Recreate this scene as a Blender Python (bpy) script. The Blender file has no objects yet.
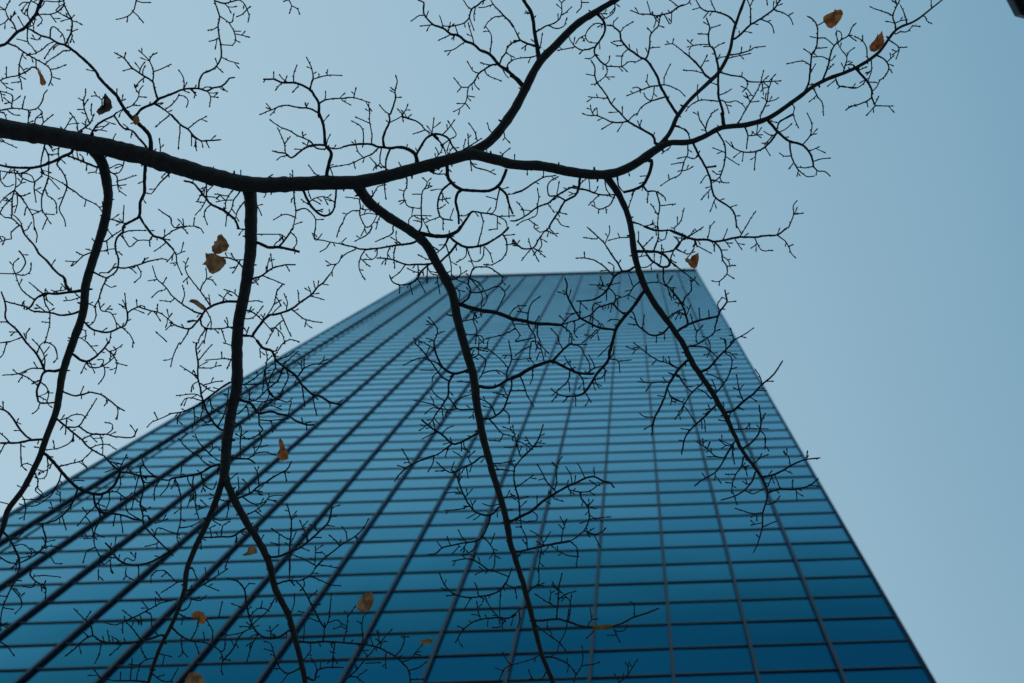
import bpy, math, random
import numpy as np
from mathutils import Vector, Matrix, Euler, noise

random.seed(11)
S = bpy.context.scene
COL = S.collection

# ------------------------------------------------------------------ camera
F = 1100.0
CAMLOC = Vector((0, 0, 1.6))
PPX, PPY = 512 + 138.394, 341.5 - 4.241
EUL = Euler((2.97710736, 0.0188406173, 0.0265887351), 'XYZ')
ROT = EUL.to_matrix()
cam_d = bpy.data.cameras.new('camera')
cam = bpy.data.objects.new('camera', cam_d)
COL.objects.link(cam)
cam.location = CAMLOC
cam.rotation_euler = EUL
cam_d.sensor_width = 36
cam_d.lens = 36 * F / 1024
cam_d.shift_x = -138.394 / 1024
cam_d.shift_y = -4.241 / 1024
cam_d.clip_start = 0.05
cam_d.clip_end = 6000
cam_d.dof.use_dof = True
cam_d.dof.focus_distance = 3.15
cam_d.dof.aperture_fstop = 4.1
S.camera = cam
S.view_settings.view_transform = 'Standard'
S.view_settings.look = 'None'
S.view_settings.exposure = 0


def at(px, py, d):
    """world point seen at a photo position, d metres along the view axis"""
    return CAMLOC + ROT @ Vector(((px - PPX) / F * d, -(py - PPY) / F * d, -d))


# ------------------------------------------------------------------ materials
def new_mat(name):
    m = bpy.data.materials.new(name)
    m.use_nodes = True
    nt = m.node_tree
    return m, nt, nt.nodes['Principled BSDF']


def simple(name, col, rough=0.5, metal=0.0, scale=None, amt=0.25, bump=0.0):
    m, nt, b = new_mat(name)
    b.inputs['Roughness'].default_value = rough
    b.inputs['Metallic'].default_value = metal
    if scale:
        tc = nt.nodes.new('ShaderNodeTexCoord')
        nz = nt.nodes.new('ShaderNodeTexNoise')
        nz.inputs['Scale'].default_value = scale
        nz.inputs['Detail'].default_value = 6
        nt.links.new(tc.outputs['Object'], nz.inputs['Vector'])
        mx = nt.nodes.new('ShaderNodeMix'); mx.data_type = 'RGBA'
        mx.inputs[6].default_value = (*[c * (1 - amt) for c in col], 1)
        mx.inputs[7].default_value = (*[min(1, c * (1 + amt)) for c in col], 1)
        nt.links.new(nz.outputs['Fac'], mx.inputs[0])
        nt.links.new(mx.outputs[2], b.inputs['Base Color'])
        if bump:
            bp = nt.nodes.new('ShaderNodeBump')
            bp.inputs['Strength'].default_value = bump
            bp.inputs['Distance'].default_value = 0.01
            nt.links.new(nz.outputs['Fac'], bp.inputs['Height'])
            nt.links.new(bp.outputs['Normal'], b.inputs['Normal'])
    else:
        b.inputs['Base Color'].default_value = (*col, 1)
    return m


M_bark = simple('bark', (0.050, 0.043, 0.040), 0.85, 0, 60, 0.5, 0.6)
M_twig = simple('twig_bark', (0.026, 0.028, 0.034), 0.8, 0, 90, 0.4)
M_metal = simple('mullion_metal', (0.028, 0.052, 0.072), 0.6, 0.0, 0.6, 0.12)
M_dark = simple('transom_metal', (0.014, 0.050, 0.074), 0.6, 0.0, 0.6, 0.2)
M_clad = simple('corner_cladding', (0.012, 0.06, 0.12), 0.3, 0.3, 0.4, 0.15)
M_cap = simple('parapet_metal', (0.05, 0.20, 0.29), 0.5, 0.0, 0.6, 0.1)
M_roof = simple('roof_gravel', (0.2, 0.2, 0.2), 0.9, 0, 3, 0.3)
M_asph = simple('asphalt', (0.05, 0.05, 0.052), 0.9, 0, 8, 0.25, 0.3)
M_pave = simple('paving_stone', (0.22, 0.21, 0.2), 0.85, 0, 3, 0.2, 0.2)
M_kerb = simple('kerb_stone', (0.3, 0.29, 0.28), 0.8, 0, 5, 0.2)
M_lamp = simple('lamp_housing', (0.012, 0.012, 0.013), 0.45, 0.4, 20, 0.2)
M_line = simple('road_paint', (0.7, 0.7, 0.68), 0.7, 0, 10, 0.1)


def lamp_glass():
    m, nt, b = new_mat('lamp_glass')
    b.inputs['Base Color'].default_value = (0.02, 0.06, 0.13, 1)
    b.inputs['Roughness'].default_value = 0.15
    return m


def glass_mat(name, GLASS_RAMP, diff=(0.001, 0.006, 0.014), rough=.07):
    """coated blue glass: a mirror whose strength and colour follow the angle it is seen at"""
    m = bpy.data.materials.new(name)
    m.use_nodes = True
    nt = m.node_tree
    nt.nodes.clear()
    out = nt.nodes.new('ShaderNodeOutputMaterial')
    add = nt.nodes.new('ShaderNodeAddShader')
    dif = nt.nodes.new('ShaderNodeBsdfDiffuse')
    dif.inputs['Color'].default_value = (*diff, 1)
    glo = nt.nodes.new('ShaderNodeBsdfGlossy')
    glo.inputs['Roughness'].default_value = rough
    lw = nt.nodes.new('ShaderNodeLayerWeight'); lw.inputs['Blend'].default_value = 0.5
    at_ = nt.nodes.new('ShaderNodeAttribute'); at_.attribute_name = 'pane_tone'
    tc = nt.nodes.new('ShaderNodeTexCoord')
    nz = nt.nodes.new('ShaderNodeTexNoise'); nz.inputs['Scale'].default_value = 0.2
    nz.inputs['Detail'].default_value = 3
    nt.links.new(tc.outputs['Object'], nz.inputs['Vector'])
    # facing + small differences from pane to pane
    m1 = nt.nodes.new('ShaderNodeMath'); m1.operation = 'MULTIPLY_ADD'
    nt.links.new(nz.outputs['Fac'], m1.inputs[0]); m1.inputs[1].default_value = 0.6
    nt.links.new(at_.outputs['Fac'], m1.inputs[2])
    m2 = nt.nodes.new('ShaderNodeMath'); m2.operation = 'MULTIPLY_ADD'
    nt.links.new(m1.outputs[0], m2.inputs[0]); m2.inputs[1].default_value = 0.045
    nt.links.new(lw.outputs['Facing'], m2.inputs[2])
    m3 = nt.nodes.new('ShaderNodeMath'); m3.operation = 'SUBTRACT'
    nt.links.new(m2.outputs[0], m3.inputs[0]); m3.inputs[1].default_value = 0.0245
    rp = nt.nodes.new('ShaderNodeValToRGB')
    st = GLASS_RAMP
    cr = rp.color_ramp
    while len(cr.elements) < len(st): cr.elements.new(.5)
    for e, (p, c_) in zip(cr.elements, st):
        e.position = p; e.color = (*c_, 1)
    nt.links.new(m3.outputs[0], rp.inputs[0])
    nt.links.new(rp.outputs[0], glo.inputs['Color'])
    nz2 = nt.nodes.new('ShaderNodeTexNoise'); nz2.inputs['Scale'].default_value = 0.8
    nt.links.new(tc.outputs['Object'], nz2.inputs['Vector'])
    bp = nt.nodes.new('ShaderNodeBump'); bp.inputs['Strength'].default_value = 0.03
    bp.inputs['Distance'].default_value = 0.02
    nt.links.new(nz2.outputs['Fac'], bp.inputs['Height'])
    nt.links.new(bp.outputs['Normal'], glo.inputs['Normal'])
    nt.links.new(dif.outputs[0], add.inputs[0])
    nt.links.new(glo.outputs[0], add.inputs[1])
    nt.links.new(add.outputs[0], out.inputs[0])
    return m


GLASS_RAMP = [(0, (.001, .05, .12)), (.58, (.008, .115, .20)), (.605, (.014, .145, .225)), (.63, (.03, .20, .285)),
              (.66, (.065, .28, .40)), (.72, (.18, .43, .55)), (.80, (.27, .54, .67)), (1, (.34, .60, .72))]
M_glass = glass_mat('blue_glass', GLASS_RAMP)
FIN_RAMP = [(0, (0, .002, .004)), (.45, (.002, .005, .008)), (.65, (.007, .024, .036)), (.8, (.03, .12, .18)), (.9, (.08, .24, .33)), (1, (.2, .42, .52))]
M_fin = glass_mat('mullion_fin', FIN_RAMP, (.024, .036, .046), .2)


def leaf_mat(name, c1, c2):
    m, nt, b = new_mat(name)
    tc = nt.nodes.new('ShaderNodeTexCoord')
    nz = nt.nodes.new('ShaderNodeTexNoise'); nz.inputs['Scale'].default_value = 55
    nz.inputs['Detail'].default_value = 5
    nt.links.new(tc.outputs['Object'], nz.inputs['Vector'])
    mx = nt.nodes.new('ShaderNodeMix'); mx.data_type = 'RGBA'
    mx.inputs[6].default_value = (*c1, 1); mx.inputs[7].default_value = (*c2, 1)
    rp = nt.nodes.new('ShaderNodeValToRGB')
    rp.color_ramp.elements[0].position = 0.38; rp.color_ramp.elements[1].position = 0.62
    nt.links.new(nz.outputs['Fac'], rp.inputs[0])
    nt.links.new(rp.outputs[0], mx.inputs[0])
    nt.links.new(mx.outputs[2], b.inputs['Base Color'])
    b.inputs['Roughness'].default_value = 0.7
    tr = nt.nodes.new('ShaderNodeBsdfTranslucent')
    nt.links.new(mx.outputs[2], tr.inputs['Color'])
    ms = nt.nodes.new('ShaderNodeMixShader'); ms.inputs[0].default_value = 0.45
    out = nt.nodes['Material Output']
    nt.links.new(b.outputs[0], ms.inputs[1]); nt.links.new(tr.outputs[0], ms.inputs[2])
    nt.links.new(ms.outputs[0], out.inputs[0])
    return m


M_leafO = leaf_mat('leaf_orange', (0.36, 0.095, 0.028), (0.85, 0.25, 0.075))
M_leafB = leaf_mat('leaf_brown', (0.27, 0.115, 0.05), (0.60, 0.27, 0.12))
M_leafD = leaf_mat('leaf_dark', (0.06, 0.035, 0.03), (0.22, 0.10, 0.06))
M_leafY = leaf_mat('leaf_yellow', (0.20, 0.12, 0.03), (0.36, 0.20, 0.05))


# ------------------------------------------------------------------ mesh helpers
class MB:
    def __init__(s):
        s.v = []; s.f = []; s.tone = []

    def box(s, x0, x1, y0, y1, z0, z1):
        i = len(s.v)
        s.v += [(x0, y0, z0), (x1, y0, z0), (x1, y1, z0), (x0, y1, z0), (x0, y0, z1), (x1, y0, z1), (x1, y1, z1), (x0, y1, z1)]
        s.f += [(i, i + 3, i + 2, i + 1), (i + 4, i + 5, i + 6, i + 7), (i, i + 1, i + 5, i + 4), (i + 1, i + 2, i + 6, i + 5), (i + 2, i + 3, i + 7, i + 6), (i + 3, i, i + 4, i + 7)]

    def quad(s, a, b, c, d, tone=0.0):
        i = len(s.v)
        s.v += [tuple(a), tuple(b), tuple(c), tuple(d)]
        s.f.append((i, i + 1, i + 2, i + 3))
        s.tone += [tone] * 4

    def tube(s, P, Rr, n=6, cap=True):
        """P world points, Rr radii"""
        m = len(P)
        if m < 2:
            return
        base = len(s.v)
        t = (P[1] - P[0]).normalized()
        ref = Vector((0, 0, 1)) if abs(t.z) < 0.9 else Vector((1, 0, 0))
        u = t.cross(ref).normalized()
        for k in range(m):
            if k == 0: t = P[1] - P[0]
            elif k == m - 1: t = P[-1] - P[-2]
            else: t = P[k + 1] - P[k - 1]
            if t.length < 1e-9: t = Vector((0, 0, 1))
            t.normalize()
            u = (u - t * u.dot(t))
            if u.length < 1e-6: u = t.orthogonal()
            u.normalize()
            w = t.cross(u)
            r = Rr[k]
            for j in range(n):
                a = 2 * math.pi * j / n
                q = P[k] + (u * math.cos(a) + w * math.sin(a)) * r
                s.v.append(tuple(q))
        for k in range(m - 1):
            for j in range(n):
                a = base + k * n + j; b = base + k * n + (j + 1) % n
                s.f.append((a, b, b + n, a + n))
        if cap:
            s.f.append(tuple(base + j for j in reversed(range(n))))
            s.f.append(tuple(base + (m - 1) * n + j for j in range(n)))

    def build(s, name, mat, parent=None, smooth=False, origin=None):
        me = bpy.data.meshes.new(name)
        v = s.v
        if origin is not None:
            v = [(a[0] - origin[0], a[1] - origin[1], a[2] - origin[2]) for a in v]
        me.from_pydata(v, [], s.f)
        if s.tone and len(s.tone) == len(s.v):
            at_ = me.attributes.new('pane_tone', 'FLOAT', 'POINT')
            at_.data.foreach_set('value', s.tone)
        me.materials.append(mat)
        if smooth:
            me.polygons.foreach_set('use_smooth', [True] * len(me.polygons))
        me.update()
        o = bpy.data.objects.new(name, me)
        COL.objects.link(o)
        if origin is not None: o.location = origin
        if parent:
            o.parent = parent
        return o


def tag(o, label=None, cat=None, group=None, kind=None):
    if label: o['label'] = label
    if cat: o['category'] = cat
    if group: o['group'] = group
    if kind: o['kind'] = kind
    return o


def empty(name, loc=(0, 0, 0)):
    o = bpy.data.objects.new(name, None)
    COL.objects.link(o)
    o.location = loc
    return o


# ------------------------------------------------------------------ glass tower
D = 16.6717
BAY = 2.69751
ROW = 1.95
XR = 9.0203                     # line of the last transom end at the right corner
Z0 = 45.052 + 1.6               # a transom level
NTOP, NBOT = 58, 23
ZTOP = Z0 + 58.0 * ROW
ZBASE = Z0 - NBOT * ROW
XE = [XR - BAY * k for k in range(14)] + [XR - BAY * 14.13, XR - BAY * 14.81]
YG = D                         # glass plane
tower = empty('glass_tower', (XR - BAY * 7.4, D + 16, 0))
tag(tower, 'tall blue glass curtain wall skyscraper rising behind the bare branches', 'skyscraper')
OFF = Vector(tower.location)


def part(mb, name, mat, parent=tower, **k):
    """world-space mesh parented to a thing standing at OFF"""
    o = mb.build(name, mat, None, **k)
    o.parent = parent
    o.matrix_parent_inverse = Matrix.Translation(-Vector(parent.location))
    return o


def vis_area(x0, x1, z0, z1):
    P = []
    for x, z in ((x0, z0), (x1, z0), (x1, z1), (x0, z1)):
        q = ROT.transposed() @ (Vector((x, D, z)) - CAMLOC)
        if q.z > -0.1: return 0
        P.append((PPX - F * q.x / q.z, PPY + F * q.y / q.z))
    cx = sum(p[0] for p in P) / 4; cy = sum(p[1] for p in P) / 4
    P = [(min(max(p[0], 0), 1024), min(max(p[1], 0), 683)) for p in P]
    a = 0
    for i in range(4):
        a += P[i][0] * P[(i + 1) % 4][1] - P[(i + 1) % 4][0] * P[i][1]
    return abs(a) / 2


panes = []
rnd = random.Random(5)
for b in range(15):
    x1, x0 = XE[b], XE[b + 1]
    for r in range(-NBOT, NTOP):
        z0, z1 = Z0 + r * ROW, Z0 + (r + 1) * ROW
        panes.append((vis_area(x0, x1, z0, z1), b, x0, x1, z0, z1))
panes.sort(key=lambda p: -p[0])
rest = MB()
for i, (a, b, x0, x1, z0, z1) in enumerate(panes):
    t1, t2 = rnd.uniform(-.0035, .0035), rnd.uniform(-.005, .005)
    tone = rnd.uniform(0.05, 0.45)
    q = [(x0, YG + t1 - t2, z0), (x1, YG - t1 - t2, z0), (x1, YG - t1 + t2, z1), (x0, YG + t1 + t2, z1)]
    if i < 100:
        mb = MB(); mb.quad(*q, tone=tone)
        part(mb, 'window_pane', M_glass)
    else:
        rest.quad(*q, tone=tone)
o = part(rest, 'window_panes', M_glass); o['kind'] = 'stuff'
o['label'] = 'the higher rows of blue glass panes'

# transoms: one rail per level, butted between the mullion fins by passing behind their fronts
for r in range(-NBOT, NTOP + 1):
    mb = MB(); z = Z0 + r * ROW
    mb.box(XE[15] + .05, XR + 0.0, YG - 0.046, YG - 0.008, z - .04, z + .04)
    part(mb, 'transom', M_dark)
# mullion fins: a dark box with a paler face plate
for k in range(1, 15):
    x = XE[k]
    mb = MB()
    mb.box(x - .06, x + .06, YG - 0.135, YG - 0.010, ZBASE, ZTOP - .17)
    mo = part(mb, 'mullion', M_fin)
    fp = MB()
    fp.box(x - .052, x + .052, YG - 0.150, YG - 0.138, ZBASE, ZTOP - .17)
    fo = part(fp, 'face_plate', M_metal)
    fo.parent = mo; fo.matrix_parent_inverse = Matrix.Identity(4)
# a slim dark strip laid over each pane near the left corner
mb = MB(); xs = XE[14] + .24 * BAY
for r in range(-NBOT, NTOP):
    z = Z0 + r * ROW
    mb.box(xs - .05, xs + .05, YG - .035, YG - .008, z + .05, z + ROW - .05)
part(mb, 'pane_strip', M_fin)
# corner posts, body of the building, parapet, plinth
XL2 = XE[15]; XR2 = XR + .15
YB = D + 32
mb = MB(); mb.box(XR + .002, XR2, YG - .05, YG + .9, ZBASE, ZTOP); part(mb, 'corner_post', M_fin)
mb = MB(); mb.box(XL2 - .25, XL2 + .048, YG - .05, YG + .9, ZBASE, ZTOP); part(mb, 'corner_post', M_fin)
mb = MB(); mb.box(XL2 - .2, XR2 - .05, YG + .04, YB - .1, 0.0, ZTOP - .4); part(mb, 'core', M_dark)
mb = MB(); mb.box(XL2 - .28, XR2 + .02, YG - .16, YB + .1, ZTOP - .16, ZTOP + .5); part(mb, 'parapet', M_cap)
mb = MB(); mb.box(XL2 + .1, XR2 - .2, YG + .6, YB - .6, ZTOP + .502, ZTOP + .55); part(mb, 'roof', M_roof)
mb = MB(); mb.box(XL2 - .3, XR2 + .02, YG - .24, YB + .05, -.05, ZBASE - .05); part(mb, 'plinth', M_kerb)
# the side and rear faces, plainer: bands of glass between slabs
for (nm, xa, xb, sgn) in (('side_wall', XR2 - .048, XR2 - .03, 1), ('side_wall', XL2 - .22, XL2 - .202, -1)):
    mb = MB()
    x = xb if sgn > 0 else xa
    for j in range(11):
        y0 = YG + .95 + j * 2.8; y1 = y0 + 2.78
        for r in range(-NBOT, NTOP):
            z0 = Z0 + r * ROW + .05; z1 = z0 + ROW - .1
            if sgn > 0: mb.quad((x, y0, z0), (x, y1, z0), (x, y1, z1), (x, y0, z1), tone=rnd.uniform(.05, .45))
            else: mb.quad((x, y1, z0), (x, y0, z0), (x, y0, z1), (x, y1, z1), tone=rnd.uniform(.05, .45))
    part(mb, nm, M_glass)

# ------------------------------------------------------------------ ground, road, pavement
mb = MB(); mb.box(-2500, 2500, -2500, 2500, -.6, -.13); tag(mb.build('ground', M_asph), kind='structure')
mb = MB(); mb.box(-300, 300, -14, -4.2, -.128, -.124); tag(mb.build('road', M_asph), kind='structure')
mb = MB()
for i in range(-40, 40): mb.box(i * 6, i * 6 + 3, -9.16, -9.04, -.122, -.118)
tag(mb.build('road_marking', M_line), kind='structure')
mb = MB(); mb.box(-300, 300, -4.0, 16.4, -.126, 0.0); tag(mb.build('pavement', M_pave), kind='structure')
mb = MB(); mb.box(-300, 300, -4.18, -4.002, -.126, 0.012); tag(mb.build('kerb', M_kerb), kind='structure')

# ------------------------------------------------------------------ street lamp, its head just enters the corner
c = at(1038.5, -9, 6.4)
lamp = empty('street_lamp', (c.x + 2.6, c.y - .35, 0))
tag(lamp, 'black street lamp whose eight-sided head just enters the top right corner', 'street lamp')


def ngon(mb, cx, cy, prof, n=8, rot=0.0):
    b0 = len(mb.v)
    for (r, z) in prof:
        for j in range(n):
            a = rot + 2 * math.pi * j / n
            mb.v.append((cx + r * math.cos(a), cy + r * math.sin(a), z))
    for k in range(len(prof) - 1):
        for j in range(n):
            a = b0 + k * n + j; b = b0 + k * n + (j + 1) % n
            mb.f.append((a, b, b + n, a + n))


RR = 28 / F * 6.4
rot0 = math.radians(180 + 38)
mb = MB()
ngon(mb, c.x, c.y, [(RR * .70, c.z + .012), (RR * .72, c.z), (RR * .97, c.z), (RR, c.z + .015), (RR, c.z + .10), (RR * .8, c.z + .16), (RR * .3, c.z + .2), (.001, c.z + .2)], rot=rot0)
part(mb, 'lamp_housing', M_lamp, lamp)
mb = MB(); ngon(mb, c.x, c.y, [(.001, c.z + .006), (RR * .4, c.z + .007), (RR * .69, c.z + .012)], rot=rot0)
part(mb, 'lamp_glass', lamp_glass(), lamp)
mb = MB(); L = Vector(lamp.location)
mb.tube([L + Vector((0, 0, z)) for z in (0, .25, .3, 1, 3, 5, 7, c.z + .6)], [.11, .11, .075, .07, .06, .055, .05, .045], 16)
part(mb, 'pole', M_lamp, lamp, smooth=True)
mb = MB()
mb.tube([Vector((L.x, L.y, c.z + .5)), Vector((L.x - .8, L.y + .1, c.z + .72)), Vector((c.x + .8, c.y - .1, c.z + .62)), Vector((c.x + .2, c.y, c.z + .3)), Vector((c.x, c.y, c.z + .19))], [.035, .032, .03, .03, .035], 10)
part(mb, 'arm', M_lamp, lamp, smooth=True)

# ------------------------------------------------------------------ the tree
# Branch structure studied from the photograph, twig by twig: limbs as x,y,width with a height above the eye,
# twigs in blocks of a local frame (@ x y), each "start-width end-width points".
LIMBS = """main_limb 5.6 = -70,110,21 0,128,18 50,136,17.5 100,146,17 150,158,16.5 200,173,16 247,184,15 289,184.3,13.5 323,182.7,13 356,182.2,12.5 389,175.7,11.5 416,168.5,11 443,161.5,10.5 470,154.5,10.5 490,158.5,9.5 512,164,9 540,166,9 572,172,9 606,174.5,8.5 630,167,8 657,149,7 670,143,5.6 689,142,5.2 705,136,4.8 722,127.5,4.6 745,125,4.6 768,118.5,4.4 798,98,3.9 818,83.5,3.5 855,68,3.2 878,53,2.8 896,30,2.4 915,21,1.9 932,8,1.5 948,-5,1.2
rising_fork 5.6 = 463,156,8.5 490,141,8.5 512,113,8.5 522,95,8 539,63,7.2 556,45,7 577,24,6.5 599,10,5.5 622,-5,5 650,-30,4.5
rising_shoot 5.5 = 655,150,4.5 669,134,4 677,117,3.8 690,100,3.4 709,82,3.6 719,72,3.6 729,53,3.2 735,27,2.8 745,-2,2.4 750,-15,2.2
d1 5.3 = 94,150,10.80 103,165,9.18 108,190,8.21 107,210,7.78 103,228,7.78 96,250,7.56 86,285,7.56 82.5,315,7.13 73,342,6.91 63,372,6.48 57,408,6.05 46,438,5.62 40,456,5.40 24,488,5.18 8,510,4.97 2,530,4.54 -10,550,4.32 -40,580,4.32
d2 5.4 = 249,188,14.04 250.5,200,11.34 251,228,10.80 250,255,10.26 245,290,10.04 239,320,9.94 237,350,9.94 237,385,9.72 232,410,9.29 227,440,9.07 225.5,465,8.64 223,482,7.02
d2 left 5.4 = 224,474,6.10 217,498,5.61 206,525,5.12 192,555,4.88 186,573,4.64 184,592,4.15 173,622,3.66 159,650,3.42 148,683,2.93 143,700,2.68
d2 right 5.4 = 224,474,6.71 230,490,6.71 245,520,6.47 256,537,6.34 268,560,6.10 276,590,5.86 288,615,5.37 296,642,5.12 303,670,4.88 308,700,4.64
d3 5.2 = 356,183,11.34 369,202,9.18 390,218,8.86 408,229,8.64 424,242,8.64 439,267,8.42 452,292,8.10 457,318,8.10 466,350,7.78 474,380,7.78 477,405,7.34 483,435,6.91 488,456,6.48 495,480,6.05 504,510,5.83 511,545,5.40 516,560,5.18 526,595,4.86 535,628,4.64 542,655,4.32 553,683,4.32 560,700,4.10
d4 5.1 = 604,174,8 619,195,5.8 629,218,5.6 632,235,5.6 635,258,5.8 644,285,6 661,313,5.6 680,338,5.2 692,362,5.6 709,388,5.2 723,411,4.8 734,434,4.2 743,451,3.6 755,468,3 763,480,2.4 767.5,495,1.9 763,513,1.6 762.5,527,1.5 757,545,1.2 753,553,1"""
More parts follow.
